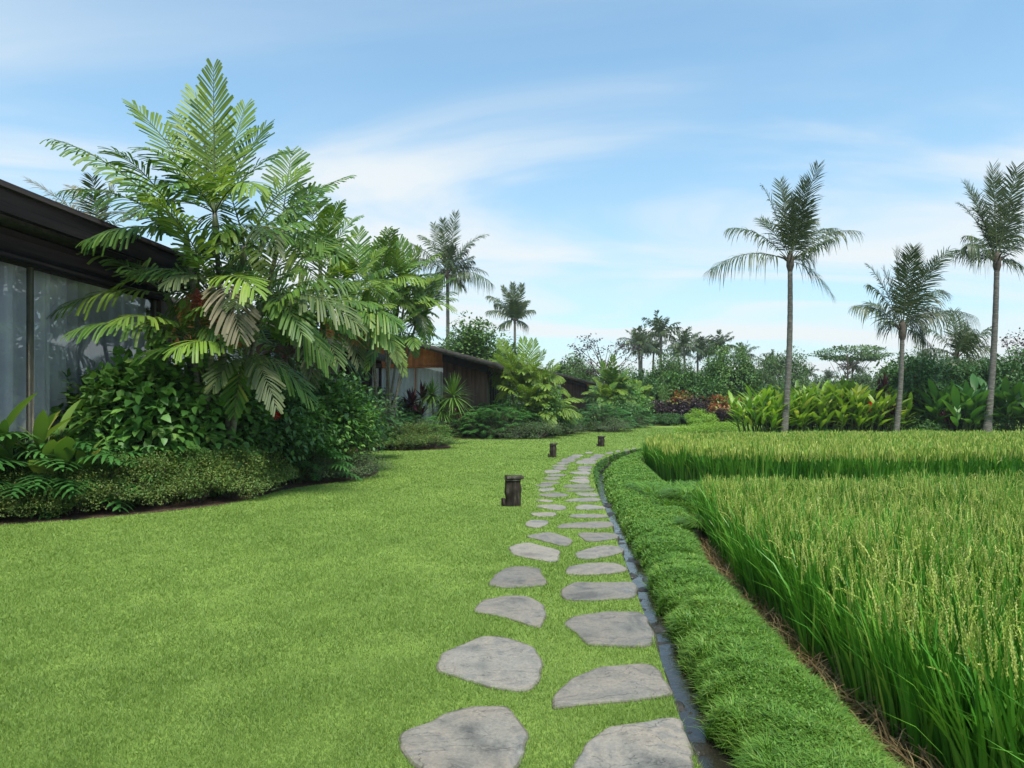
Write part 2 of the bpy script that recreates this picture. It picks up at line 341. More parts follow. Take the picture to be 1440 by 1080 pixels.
def stone_mat():
    m, t = new_mat('slate_stone'); tcn = nd(t, 'ShaderNodeTexCoord'); oi = nd(t, 'ShaderNodeObjectInfo')
    off = nd(t, 'ShaderNodeVectorMath', {0: tcn.outputs['Object'], 1: oi.outputs['Location']}, operation='ADD')
    n1 = nd(t, 'ShaderNodeTexNoise', {'Vector': off.outputs[0], 'Scale': 2.6, 'Detail': 8, 'Roughness': .62, 'Distortion': .8})
    n2 = nd(t, 'ShaderNodeTexNoise', {'Vector': off.outputs[0], 'Scale': 60, 'Detail': 6, 'Roughness': .75})
    n4 = nd(t, 'ShaderNodeTexNoise', {'Vector': off.outputs[0], 'Scale': 1.3, 'Detail': 4, 'Roughness': .55})
    c = ramp(t, n1.outputs[0], [(.30, (.085, .082, .074)), (.42, (.165, .155, .135)), (.52, (.215, .195, .165)), (.60, (.15, .146, .134)), (.72, (.25, .238, .21))])
    warm = ramp(t, n4.outputs[0], [(.38, (1.0, 1, .96)), (.6, (1.07, 1.0, .91))])
    cw = nd(t, 'ShaderNodeMix', {0: 1.0, 6: c, 7: warm}, data_type='RGBA', blend_type='MULTIPLY')
    v = nd(t, 'ShaderNodeMapRange', {0: n2.outputs[0], 'From Min': .3, 'From Max': .7, 'To Min': .72, 'To Max': 1.25})
    rv = nd(t, 'ShaderNodeMapRange', {0: oi.outputs['Random'], 'To Min': .80, 'To Max': 1.22})
    vm = nd(t, 'ShaderNodeMath', {0: v.outputs[0], 1: rv.outputs[0]}, operation='MULTIPLY')
    hs = nd(t, 'ShaderNodeHueSaturation', {'Color': cw.outputs[2], 'Value': vm.outputs[0]})
    at = nd(t, 'ShaderNodeAttribute', attribute_name='rnd'); n5 = nd(t, 'ShaderNodeTexNoise', {'Vector': off.outputs[0], 'Scale': 9, 'Detail': 5})
    ad = nd(t, 'ShaderNodeMath', {0: at.outputs['Fac'], 1: n5.outputs[0]}, operation='ADD')
    rim = nd(t, 'ShaderNodeMapRange', {0: ad.outputs[0], 'From Min': .35, 'From Max': .85})
    dirt = nd(t, 'ShaderNodeMix', {6: (.065, .055, .034, 1), 7: hs.outputs[0]}, data_type='RGBA'); t.links.new(rim.outputs[0], dirt.inputs[0])
    # split slate layers: stepped noise
    mp_ = nd(t, 'ShaderNodeMapping', {0: off.outputs[0], 'Scale': (1.0, 2.4, 1), 'Rotation': (0, 0, .35)})
    n3 = nd(t, 'ShaderNodeTexNoise', {'Vector': mp_.outputs[0], 'Scale': 1.5, 'Detail': 7, 'Roughness': .55, 'Distortion': .6})
    k = nd(t, 'ShaderNodeMath', {0: n3.outputs[0], 1: 9.0}, operation='MULTIPLY'); sn = nd(t, 'ShaderNodeMath', {0: k.outputs[0], 1: 1.0}, operation='SNAP')
    fr = nd(t, 'ShaderNodeMath', {0: k.outputs[0]}, operation='FRACT')
    frs = nd(t, 'ShaderNodeMapRange', {0: fr.outputs[0], 'From Min': .0, 'From Max': .10}, interpolation_type='SMOOTHSTEP')
    st = nd(t, 'ShaderNodeMath', {0: sn.outputs[0], 1: frs.outputs[0]}, operation='ADD')
    b1 = nd(t, 'ShaderNodeBump', {'Height': st.outputs[0], 'Strength': .8, 'Distance': .008})
    b2 = nd(t, 'ShaderNodeBump', {'Height': n2.outputs[0], 'Strength': .8, 'Distance': .006, 'Normal': b1.outputs[0]})
    p = nd(t, 'ShaderNodeBsdfPrincipled', {'Base Color': dirt.outputs[2], 'Roughness': .62, 'Normal': b2.outputs[0], 'Specular IOR Level': .4})
    nd(t, 'ShaderNodeOutputMaterial', {0: p.outputs[0]}); return m
M['stone'] = stone_mat()

# ------------------------------------------------------------------ plan of the place
def chaikin(p, n=2, closed=False):
    p = np.asarray(p, float)
    for _ in range(n):
        q = np.roll(p, -1, 0) if closed else p[1:]; a = p if closed else p[:-1]
        r = np.empty((len(a)*2, p.shape[1])); r[0::2] = a*.75+q*.25; r[1::2] = a*.25+q*.75
        p = r if closed else np.vstack([p[:1], r, p[-1:]])
    return p
def resample(p, step=None, n=None):
    d = np.concatenate([[0], np.cumsum(np.linalg.norm(np.diff(p, axis=0), axis=1))]); n = n or int(d[-1]/step)+1
    s_ = np.linspace(0, d[-1], n); return np.stack([np.interp(s_, d, p[:, i]) for i in range(p.shape[1])], 1)
def inside(pts, poly):
    x, y = pts[:, 0], pts[:, 1]; c = np.zeros(len(x), bool); n = len(poly)
    for i in range(n):
        x0, y0 = poly[i]; x1, y1 = poly[(i+1) % n]
        if y0 == y1: continue
        k = (y0 > y) != (y1 > y); c ^= k & (x < (x1-x0)*(y-y0)/(y1-y0)+x0)
    return c
NTAB = np.random.RandomState(99).rand(4096)*2-1
def smoothn(x, y, s=1.0, o=0.0):
    x = np.asarray(x, float)*s*.8+o*17.3; y = np.asarray(y, float)*s*.8-o*9.1; tot = 0.0
    for a, f in ((1.0, 1.0), (.5, 2.13), (.25, 4.4)):
        u, v = x*f+31.7*f, y*f-12.9*f; i, j = np.floor(u).astype(int), np.floor(v).astype(int); fu, fv = u-i, v-j
        fu, fv = fu*fu*(3-2*fu), fv*fv*(3-2*fv); h = lambda a_, b_: NTAB[(a_*73+b_*179+(a_*b_) % 251) % 4096]
        tot = tot+a*((h(i, j)*(1-fu)+h(i+1, j)*fu)*(1-fv)+(h(i, j+1)*(1-fu)+h(i+1, j+1)*fu)*fv)
    return tot/1.2

EDGE = [(.62, -4), (.70, 0), (.77, 2), (.836, 3.15), (.882, 3.77), (.976, 4.68), (1.065, 5.84), (1.137, 6.74), (1.206, 7.57), (1.268, 8.39), (1.41, 10.04),
        (1.504, 11.55), (1.67, 13.6), (1.87, 15.7), (2.07, 17.45), (2.46, 19.7), (3.08, 21.9), (4.0, 24.4), (4.9, 26.1), (6.8, 28.2), (11, 29.6), (18, 29.9), (30, 29.2), (60, 27)]
edge = chaikin(EDGE, 2)
RIGHT = [(1.45, -4), (1.6, 0), (1.66, 2), (1.69, 3.08), (1.71, 3.4), (1.78, 4.2), (1.87, 5.75), (1.96, 6.95), (2.2, 8.35), (2.5, 9.54), (2.8, 10.8), (3.05, 12.2), (3.3, 14.2),
         (3.6, 16.5), (3.8, 18.5), (3.98, 21), (4.65, 24.2), (5.6, 25.6), (7.4, 27), (11.3, 28.3), (18, 28.6), (30, 27.9), (60, 26)]
right = chaikin(RIGHT, 2)
NS = 420
E = resample(edge, n=NS); d = np.linalg.norm(E[:, None]-right[None], axis=2)
# foot points on the right side of the bank, kept in order
Rr = right[np.maximum.accumulate(d.argmin(1))]
for _ in range(14): Rr[1:-1] = (Rr[:-2]+2*Rr[1:-1]+Rr[2:])/4
Yk = E[:, 1]
drop = np.interp(np.arange(NS)/NS*1.0, [0, .1, .2, .35, .6, 1], [.22, .22, .24, .28, .32, .32])   # water below the lawn
dirn = unit(Rr-E); width = np.linalg.norm(Rr-E, axis=1)
def bank_pt(s, t):
    """s 0..NS-1 along the ditch, t 0..1 across the bank from ditch to paddy"""
    i = np.clip(s, 0, NS-1.001); a = i.astype(int); f = (i-a)[:, None]
    e = E[a]*(1-f)+E[a+1]*f; dn = dirn[a]*(1-f)+dirn[a+1]*f; w = width[a]*(1-f[:, 0])+width[a+1]*f[:, 0]; dr = drop[a]
    off0 = .255+.035*smoothn(e[:, 0]*2, e[:, 1]*2, 3.0)+.05*smoothn(e[:, 0]*9, e[:, 1]*9, 3.0, 1.0); off = off0+(w-off0+.16)*t
    xy = e+dn*off[:, None]
    zt = np.interp(t, [0, .05, .15, .32, .70, .82, .93, 1], [0, .42, .72, .97, 1.0, .85, .3, 0])
    top = -.02+.025*smoothn(xy[:, 0], xy[:, 1], 2.0)
    bot = np.where(t < .5, -dr-.02, -.36)
    return np.column_stack([xy, bot+(top-bot)*zt])

tag_s = dict(kind='structure')
def sheet(name, poly, zz, mat, label, cat, kind='structure'):
    me = bpy.data.meshes.new(name); me.from_pydata([(x, y, zz) for x, y in poly], [], [tuple(range(len(poly)))]); me.materials.append(mat)
    me.update()
    if me.polygons[0].normal.z < 0: me.flip_normals()
    o = bpy.data.objects.new(name, me); COL.objects.link(o); return tag(o, label, cat, kind=kind)
sheet('terrain', [(-900, -60), (900, -60), (900, 1800), (-900, 1800)], -.55, M['terrain'], 'flat green land stretching to the horizon behind the garden', 'ground')
lawn_poly = [tuple(p) for p in E]+[(600, 27), (600, 900), (-600, 900), (-600, -4)]
sheet('lawn', lawn_poly, 0, M['lawn'], 'smooth short green lawn sweeping from the foreground to the far trees', 'lawn')
sheet('paddy_mud', [(.9, -4), (60, -4), (60, 31), (.9, 31)], -.40, M['mud'], 'dark wet mud at the foot of the rice plants', 'mud')

# ditch wall, bed, water
g = Geo(); g2 = Geo()
nrm = unit(np.column_stack([np.gradient(E[:, 1]), -np.gradient(E[:, 0])]))
kk = np.arange(NS)
rows = []
for j, (o_, zf) in enumerate(((0, 0), (.012, .12), (.02, .4), (.03, .75), (.05, 1.15))):
    rr = (.028*smoothn(E[:, 0]*9, E[:, 1]*9, 1, j*1.9)+.03*(rs.rand(NS)-.5))*(0 if j == 0 else 1)
    xy = E+nrm*(o_+rr)[:, None]; rows.append(np.column_stack([xy, -drop*zf]))
Vw = np.stack(rows, 1).reshape(-1, 3); q = np.array([(i*5+j, i*5+j+1, (i+1)*5+j+1, (i+1)*5+j) for i in range(NS-1) for j in range(4)])
g.add(Vw, q, .5)
a = g.build('ditch_wall', M['rock'], smooth=True); tag(a, 'dark rough earth and stone wall of the ditch under the stepping stones', 'wall', kind='structure')
E2 = resample(E, n=NS*5); i2 = np.linspace(0, NS-1, NS*5); d2_ = np.column_stack([np.interp(i2, np.arange(NS), dirn[:, a]) for a in (0, 1)]); dp2 = np.interp(i2, np.arange(NS), drop); oo = np.linspace(-.05, .36, 9); rows = []
for o_ in oo:
    xy = E2+d2_*o_; rows.append(np.column_stack([xy, -dp2-.025+.06*smoothn(xy[:, 0], xy[:, 1], 9.0)+.05*np.clip(o_/.36-.55, 0, 1)]))
NB = len(E2); Vb = np.stack(rows, 1).reshape(-1, 3); q = np.array([(i*9+j, i*9+j+1, (i+1)*9+j+1, (i+1)*9+j) for i in range(NB-1) for j in range(8)]); g2.add(Vb, q, .5); q = np.array([(i, i+1, NS+i+1, NS+i) for i in range(NS-1)]); tag(g2.build('ditch_bed', M['mud'], smooth=True), 'muddy bed of the narrow ditch beside the stone path', 'mud', kind='structure')
g3 = Geo(); Vb = np.vstack([np.column_stack([E-dirn*.03, -drop]), np.column_stack([E+dirn*.31, -drop])]); g3.add(Vb, q, .5)
tag(g3.build('ditch_water', M['water']), 'shallow rippled water reflecting the sky in the ditch beside the stones', 'water', kind='structure')
# bank surface
tt = np.array([0, .03, .07, .12, .18, .28, .4, .5, .6, .72, .8, .86, .93, 1]); si, ti = np.meshgrid(np.arange(NS, dtype=float), tt, indexing='ij')
Vb = bank_pt(si.ravel(), ti.ravel()); nt_ = len(tt)
q = np.array([(i*nt_+j, i*nt_+j+1, (i+1)*nt_+j+1, (i+1)*nt_+j) for i in range(NS-1) for j in range(nt_-1)])
g = Geo(); g.add(Vb, q, .5); tag(g.build('grass_bank', M['bank'], smooth=True), 'raised earth bank between the ditch and the rice paddy', 'bank', kind='structure')
# bund that divides the two paddies
def bund_pt(x, t):
    y0 = 10.75+.0*x; w = 3.9
    y = y0+w*t+.12*np.sin(x*1.3); zt = np.interp(t, [0, .15, .5, .85, 1], [0, .85, 1, .85, 0])
    return np.column_stack([x, y, -.40+(.36+.03*np.sin(x*2.1))*zt])
xs = np.linspace(2.4, 32, 120); tb = np.array([0, .08, .15, .3, .5, .7, .85, 1.]); xi, ti = np.meshgrid(xs, tb, indexing='ij')
q = np.array([(i*8+j, i*8+j+1, (i+1)*8+j+1, (i+1)*8+j) for i in range(119) for j in range(7)])
g = Geo(); g.add(bund_pt(xi.ravel(), ti.ravel()), q, .5); tag(g.build('paddy_bund', M['bank'], smooth=True), 'low grassy ridge dividing the near rice paddy from the far one', 'bank', kind='structure')

# ------------------------------------------------------------------ stepping stones
def zc(sc, ox, oy, pts): return [(ox+a/sc, oy+b/sc) for a, b in pts]
A_ = lambda *p: zc(3.13, 540, 860, p)
B_ = lambda *p: zc(4.5, 640, 720, p)
C_ = lambda *p: zc(9, 720, 650, p)
D_ = lambda *p: zc(8, 740, 620, p)
STONES = [
 ('L', A_((50,590),(75,545),(110,520),(200,490),(300,440),(390,418),(480,420),(550,425),(600,480),(640,550),(625,620),(590,695),(500,760),(380,785),(250,770),(140,700),(95,640))),
 ('R', A_((820,720),(830,685),(870,610),(930,545),(1000,510),(1150,490),(1240,472),(1312,476),(1330,530),(1365,640),(1378,770),(1200,800),(1000,805),(880,790))),
 ('L', A_((225,235),(250,190),(330,150),(420,115),(500,110),(560,120),(640,150),(690,190),(702,250),(690,310),(640,350),(580,358),(500,350),(400,318),(300,290),(235,270))),
 ('R', A_((730,420),(745,380),(790,325),(860,280),(960,245),(1080,235),(1160,228),(1215,265),(1260,330),(1275,375),(1150,395),(1000,408),(870,415),(780,432),(735,438))),
 ('R', A_((785,60),(800,38),(870,15),(960,5),(1080,0),(1145,5),(1170,60),(1190,100),(1192,155),(1080,162),(900,155),(870,125),(820,80))),
 ('L', B_((120,620),(150,570),(250,545),(320,530),(400,530),(500,550),(560,590),(580,640),(570,700),(545,740),(480,730),(420,705),(300,670),(200,650),(130,645))),
 ('R', B_((655,520),(690,475),(750,450),(850,447),(1000,450),(1140,443),(1155,480),(1150,550),(1000,558),(850,568),(740,565),(690,555))),
 ('L', B_((205,465),(240,410),(300,365),(380,345),(450,345),(540,360),(548,385),(560,410),(590,450),(560,475),(450,480),(320,487),(240,478))),
 ('R', B_((690,375),(720,345),(850,325),(1000,325),(1085,345),(1095,385),(950,398),(800,405),(710,400))),
 ('L', B_((330,230),(380,205),(460,195),(540,215),(620,235),(670,245),(660,285),(655,320),(560,318),(460,295),(370,280))),
 ('R', B_((748,270),(800,245),(900,218),(1000,212),(1060,230),(1075,250),(1030,270),(950,290),(850,303),(775,300))),
 ('L', B_((430,155),(500,145),(570,128),(640,140),(720,165),(750,185),(735,210),(690,223),(620,205),(530,180))),
 ('R', B_((755,135),(900,132),(1030,138),(1040,165),(990,178),(900,190),(830,193),(800,165))),
 ('L', B_((440,95),(450,60),(520,52),(590,58),(595,72),(560,95),(520,106))),
 ('R', B_((635,100),(660,82),(750,72),(850,65),(980,60),(1005,75),(1000,98),(900,108),(800,107),(680,106))),
 ('L', C_((215,655),(300,640),(560,640),(575,680),(420,700),(290,690))),
 ('R', C_((690,685),(800,660),(960,655),(1200,668),(1240,700),(1150,710),(900,710),(760,705))),
 ('L', C_((265,560),(400,540),(580,540),(690,565),(690,600),(600,615),(480,605),(380,580))),
 ('R', C_((780,580),(850,545),(950,535),(1060,550),(1180,565),(1190,600),(1000,605),(830,608))),
 ('L', C_((270,480),(400,472),(520,490),(530,510),(430,510),(340,498))),
 ('R', C_((640,490),(760,465),(900,458),(1110,452),(1140,500),(900,505),(720,503))),
 ('L', C_((300,412),(450,395),(600,388),(740,420),(700,438),(500,452),(400,440))),
 ('R', C_((770,395),(900,388),(1080,395),(1110,435),(980,440),(860,430))),
 ('L', C_((310,352),(440,335),(545,333),(548,355),(430,372),(350,365))),
 ('R', C_((660,355),(850,343),(1040,341),(1060,364),(850,370),(700,367))),
 ('L', C_((295,298),(400,286),(525,288),(520,308),(400,318),(320,310))),
 ('R', C_((640,308),(700,292),(980,288),(1010,325),(800,323),(660,318))),
 ('L', C_((350,260),(480,252),(600,256),(600,270),(480,276),(380,272))),
 ('R', C_((700,240),(850,218),(970,220),(985,265),(880,268),(780,252))),
 ('L', C_((390,205),(480,195),(610,196),(600,218),(490,228),(420,218))),
 ('R', C_((750,193),(860,186),(970,186),(975,210),(780,207))),
 ('L', C_((430,168),(550,158),(690,160),(670,178),(460,180))),
 ('R', C_((720,130),(850,124),(990,126),(990,160),(850,157),(740,142))),
 ('L', C_((400,135),(420,108),(510,103),(600,106),(625,130),(500,142))),
 ('R', C_((810,90),(900,86),(1000,88),(1005,115),(860,114))),
 ('L', C_((495,74),(620,64),(715,86),(690,97),(560,98))),
 ('R', C_((810,68),(900,50),(1020,48),(1028,75),(850,80))),
 ('L', C_((500,46),(600,38),(720,42),(720,56),(510,58))),
 ('L', C_((550,20),(600,0),(735,-4),(730,20),(640,28))),
 ('R', C_((800,12),(830,-8),(1060,-12),(1065,22),(820,20))),
 ('L', D_((380,234),(400,206),(470,202),(550,208),(545,236))),
 ('R', D_((550,245),(580,226),(700,222),(790,230),(780,254),(600,252))),
 ('R', D_((620,220),(640,203),(730,199),(815,205),(800,222))),
 ('L', D_((450,202),(480,180),(560,176),(615,182),(600,200))),
 ('L', D_((500,174),(520,160),(590,156),(650,164),(630,176))),
 ('R', D_((700,196),(730,178),(800,176),(862,180),(850,198))),
 ('R', D_((730,172),(800,150),(890,160),(884,176))),
 ('R', D_((875,142),(960,122),(1000,134),(910,152))),
 ('L', D_((650,142),(680,126),(760,126),(740,142))),
 ('R', D_((985,126),(1020,110),(1070,112),(1045,128))),
 ('R', D_((1080,108),(1130,98),(1170,104),(1120,114))),
 ('R', D_((1170,88),(1200,80),(1240,82),(1220,92))),
]
ORD = ['nearest', 'second', 'third', 'fourth', 'fifth', 'sixth', 'seventh', 'eighth', 'ninth', 'tenth', 'eleventh', 'twelfth', 'thirteenth', 'fourteenth', 'fifteenth', 'sixteenth', 'seventeenth',
       'eighteenth', 'nineteenth', 'twentieth', 'twenty-first', 'twenty-second', 'twenty-third', 'twenty-fourth', 'twenty-fifth', 'twenty-sixth', 'twenty-seventh', 'twenty-eighth', 'twenty-ninth', 'thirtieth']
LOOK = {0: 'large rounded grey slab with a browner upper corner', 1: 'large square-ended grey slab cut off by the ditch', 2: 'rounded brownish oval slab', 3: 'half-moon grey slab with a long crack',
        4: 'brownish slab with a dark split across its front', 5: 'grey slab with a pale triangular facet', 6: 'long grey-tan slab', 7: 'tan slab with a small notch at its right', 11: 'slab with a small white chip and cracks', 13: 'small reddish slab', 16: 'long thin slab with dark splits'}
stone_polys = []; cnt = {'L': 0, 'R': 0}
for i, (side, pp) in enumerate(STONES):
    w = np.array([G(*p) for p in pp])
    w = chaikin(w, 2, True); c = w.mean(0); w2 = w-c
    if c[1] > 13: w2 = w2*np.array([1.04, 1.3])
    ang = np.arctan2(w2[:, 1], w2[:, 0])
    rr = 1+.02*np.sin(ang*7+i)+.008*np.sin(ang*13+2*i); w2 = w2*rr[:, None]
    if side == 'R':   # keep the ditch side flush with the wall
        pass
    stone_polys.append(w2+c)
    n = len(w2); V = []; rings = [(1.0, -.05), (1.0, .002), (.988, .007), (.95, .010), (.85, .012), (.6, .013), (.4, .012), (.2, .013)]
    sc_ = min(1, np.abs(w2).max()*2.2)
    for s_, zz in rings:
        xy = w2*s_; zj = .005*smoothn(xy[:, 0]*4+i, xy[:, 1]*5, 2.0, i)*(1 if zz > .008 else 0)
        V.append(np.column_stack([xy, np.full(n, zz)+zj]))
    V = np.vstack(V+[np.array([[0, 0, .012]])]); q = [(r*n+j, r*n+(j+1) % n, (r+1)*n+(j+1) % n, (r+1)*n+j) for r in range(len(rings)-1) for j in range(n)]
    k = (len(rings)-1)*n; t3 = [(k+j, k+(j+1) % n, len(V)-1) for j in range(n)]
    g = Geo(); g.add(V, [np.array(q)], np.repeat([0, 0, .15, .45, 1, 1, 1], n)); g.f.append(np.array(t3)); g.r.append(np.ones(n)); g.m.append(np.zeros(n))
    o = g.build('stepping_stone', M['stone'], smooth=True, recalc=True); o.location = (c[0], c[1], 0); o.rotation_euler = (0, 0, 0)
    k = cnt[side]; cnt[side] += 1
    row = 'left row' if side == 'L' else 'right row'
    look = LOOK.get(i, 'flat grey stepping stone')
    tag(o, '%s, %s from the camera, %s' % (look, ORD[k], row), 'stepping stone', 'stepping stones of the garden path')

# ------------------------------------------------------------------ garden beds (mulch)
BED1 = [(-14, 6), (-9, 8.0), (-6.94, 9.2), (-6.2, 9.6), (-5.55, 10.15), (-4.8, 10.9), (-4.5, 11.7), (-4.45, 12.8), (-4.2, 13.6), (-3.75, 14.3), (-3.3, 15.1), (-3.2, 16.4), (-3.6, 18.5), (-4.6, 21), (-7, 22), (-14, 22)]
BED2 = [(-12, 23), (-6.6, 24.0), (-5.2, 24.7), (-3.6, 24.8), (-2.6, 25.6), (-2.3, 27), (-3.0, 29.5), (-4, 31), (-12, 31)]
BED3 = [(-4, 33.8), (-2.4, 33.4), (-.8, 33.3), (.6, 33.6), (1.9, 34.6), (2.5, 37), (2.6, 41), (0, 46), (-4, 46)]
BED4 = [(2.5, 43), (4.4, 42.2), (6.2, 43.2), (7.2, 46), (8, 52), (9.5, 56), (3, 58)]
beds = [chaikin(b, 2, True) for b in (BED1, BED2, BED3, BED4)]
for b, l in zip(beds, ('the nearest planting bed on the left', 'the planting bed in front of the white curtained villa', 'the planting bed beside the dark timber wall', 'the far planting bed by the last villa')):
    sheet('garden_bed', [tuple(p) for p in b], .005, M['soil'], 'brown mulch soil of '+l, 'garden bed')

# ------------------------------------------------------------------ lawn blades (near), bank grass, rice
def lawn_blades():
    N = 1150000
    u = rs.rand(N); a, b = 1.9, 52.0; e = 1.25                 # density falls off with distance
    Y = (a**(1-e)+u*(b**(1-e)-a**(1-e)))**(1/(1-e))
    xl, xr = -.82*np.minimum(Y, 30)-1.2, np.where(Y < 26, .3*Y+1.0, .62*Y)
    x = xl+rs.rand(N)*(xr-xl); pts = np.column_stack([x, Y])
    keep = inside(pts, np.array(lawn_poly))
    pts = pts[keep]
    ok = np.ones(len(pts), bool)
    for sp in stone_polys:
        lo, hi = sp.min(0), sp.max(0); k = np.where((pts[:, 0] > lo[0]) & (pts[:, 0] < hi[0]) & (pts[:, 1] > lo[1]) & (pts[:, 1] < hi[1]))[0]
        c = sp.mean(0)
        if len(k): ok[k[inside(pts[k], c+(sp-c)*.975)]] = False
    for b_ in beds[:2]: ok &= ~inside(pts, b_)
    pts = pts[ok]; n = len(pts); Yp = pts[:, 1]
    w = np.maximum(.0016, Yp*.00055)*(.7+.7*rs.rand(n)); h = (.011+.019*rs.rand(n))*(1+.35*smoothn(pts[:, 0], pts[:, 1], 3.5))+Yp*.0004
    th = rs.rand(n)*2*pi; ln = 1.3*rs.rand(n)*h; la = rs.rand(n)*2*pi
    dx = np.column_stack([np.cos(th)*w, np.sin(th)*w, np.zeros(n)]); base = np.column_stack([pts, np.full(n, -.002)])
    tip = base+np.column_stack([np.cos(la)*ln, np.sin(la)*ln, h])
    V = np.stack([base-dx, base+dx, tip], 1).reshape(-1, 3); Fa = np.arange(n*3).reshape(-1, 3)
    r = np.clip(.45+.13*rs.randn(n)+.16*smoothn(pts[:, 0], pts[:, 1], .9)+.16*smoothn(pts[:, 0], pts[:, 1], 5), 0, 1)
    g = Geo(); g.add(V, Fa, r); tag(g.build('lawn_grass', M['blade']), 'fine short grass blades covering the lawn and growing between the stones', 'grass', kind='stuff')
lawn_blades()

def blades(g, base, h, az, lean, droop, w, k, rnd, mat=0, fold=0):
    """arched ribbons: height h, azimuth az, lean (m per m), droop at the end"""
    t = np.linspace(0, 1, k)[None, :]; n = len(h)
    out = h[:, None]*(lean[:, None]*t+droop[:, None]*t**3)
    zz = h[:, None]*(t-.55*droop[:, None]*t**4)
    P = np.stack([base[:, 0:1]+np.cos(az)[:, None]*out, base[:, 1:2]+np.sin(az)[:, None]*out, base[:, 2:3]+zz], 2)
    tw = az+pi/2+(rs.rand(n)-.5)*1.6; Sd = np.column_stack([np.cos(tw), np.sin(tw), np.zeros(n)])
    prof = np.interp(np.linspace(0, 1, k), [0, .15, .6, .85, 1], [.55, .9, 1, .6, .04])
    g.strips(P, Sd, w[:, None]*prof[None], rnd, fold, mat)

SMALL_ = np.array([(0, 0, 0), (-.3, .5, .05), (0, 1, 0), (.3, .5, .05)])
def frames(dv, up):
    y = unit(dv); x = unit(np.cross(y, up)); zz = np.cross(x, y); return np.stack([x, y, zz], 2)
def bank_grass():
    g = Geo()
    n = 250000
    Yt = (2.0**-.4+rs.rand(n)*(31.0**-.4-2.0**-.4))**(-2.5)      # target depth
    s = np.interp(Yt, E[:, 1][:np.argmax(E[:, 1])], np.arange(np.argmax(E[:, 1]))); s += rs.rand(n)*2
    t = rs.rand(n)*.90; p = bank_pt(s, t)
    p2 = bank_pt(np.minimum(s+.1, NS-1), t)
    D = np.linalg.norm(p[:, :2], axis=1)
    long_ = rs.rand(n)**2*(1+.6*(smoothn(p[:, 0], p[:, 1], 7) > .15))
    h = (.026+.048*long_)*(1+.22*smoothn(p[:, 0], p[:, 1], 4))
    h *= np.interp(D, [3, 9, 16], [1, .75, .6]); left = t < .16
    az = rs.rand(n)*2*pi; az[left] = pi+(rs.rand(left.sum())-.5)*4; clump = left & (smoothn(p[:, 0]*1.5, p[:, 1]*1.5, 4.0, 2.0) > .1); h[clump] *= 1.6; rt = t > .85; az[rt] = (rs.rand(rt.sum())-.5)*2.4
    w = np.maximum(.0022, D*.0006)*(.7+.8*rs.rand(n))
    r = np.clip(.45+.26*rs.randn(n)+.25*smoothn(p[:, 0], p[:, 1], 2.3), 0, 1)
    blades(g, p, h, az, (.25+.6*rs.rand(n))*np.where(left, .5, 1), .2+.7*rs.rand(n), w, 4, r)
    nl = 14000; k = rs.choice(n, nl); pl = p[k]+np.column_stack([rs.randn(nl)*.02, rs.randn(nl)*.02, (.012+.05*rs.rand(nl))*np.interp(D[k], [3, 12], [1, .6])]); a = rs.rand(nl)*2*pi
    dl = np.column_stack([np.cos(a), np.sin(a), .1+.5*rs.rand(nl)]); g.stamp(SMALL_, [np.array([(0, 3, 2), (0, 2, 1)])], frames(dl, np.tile([0, 0, 1.], (nl, 1))+rs.randn(nl, 3)*.3)*(np.maximum(.016, D[k]*.0022)*(.7+.8*rs.rand(nl)))[:, None, None], pl, np.clip(.35+.25*rs.randn(nl), 0, 1))
    # bund and weeds
    n = 46000; x = 2.5+rs.rand(n)**1.6*16; t = rs.rand(n); p = bund_pt(x, t)
    blades(g, p, .10+.16*rs.rand(n), rs.rand(n)*2*pi, .3+.5*rs.rand(n), .3+.7*rs.rand(n), .007+.004*rs.rand(n), 4, np.clip(.35+.2*rs.randn(n), 0, 1))
    tag(g.build('bank_grass', M['bankgrass']), 'thick bright green grass covering the bank between ditch and paddy', 'grass', kind='stuff')
    g = Geo()
    n = 6500; s = np.interp(2.2+rs.rand(n)**1.5*9, E[:, 1][:np.argmax(E[:, 1])], np.arange(np.argmax(E[:, 1]))); p = bank_pt(s, .9+.16*rs.rand(n)); p[:, 2] = np.maximum(p[:, 2], -.4)
    p[:, 0] += .02+.30*rs.rand(n)
    blades(g, p, .08+.22*rs.rand(n), rs.rand(n)*2*pi, .5+1.2*rs.rand(n), .4+1.2*rs.rand(n), .0025+.003*rs.rand(n), 4, rs.rand(n))
    tag(g.build('dead_straw', M['straw']), 'brown dead straw and stubble along the muddy paddy edge', 'straw', kind='stuff')
bank_grass()

def wall_growth():
    """small ferns and grass hanging from the ditch wall and from both lips of the ditch"""
    g = Geo(); n = 9000; top = np.argmax(E[:, 1]); s = np.interp(2.4+rs.rand(n)*27, E[:, 1][:top], np.arange(top)); i = s.astype(int)
    k = rs.rand(n)**1.3; p = np.column_stack([E[i]+nrm[i]*(.005+.03*k)[:, None], -drop[i]*k*.8]); D = np.linalg.norm(p[:, :2], axis=1)
    keep = (smoothn(p[:, 0]*6, p[:, 1]*6, 2.0) > np.where(D > 14, -.2, 1.38)); p, i, D = p[keep], i[keep], D[keep]; m = len(p)
    az = np.arctan2(nrm[i][:, 1], nrm[i][:, 0])+rs.randn(m)*.9
    blades(g, p, .03+.05*rs.rand(m), az, .3+.7*rs.rand(m), .8+1.2*rs.rand(m), np.maximum(.0025, D*.0007), 4, np.clip(.2+.2*rs.randn(m), 0, 1))
    tag(g.build('ditch_weeds', M['bankgrass']), 'small weeds and moss growing on the ditch wall under the stepping stones', 'weeds', kind='stuff')
wall_growth()

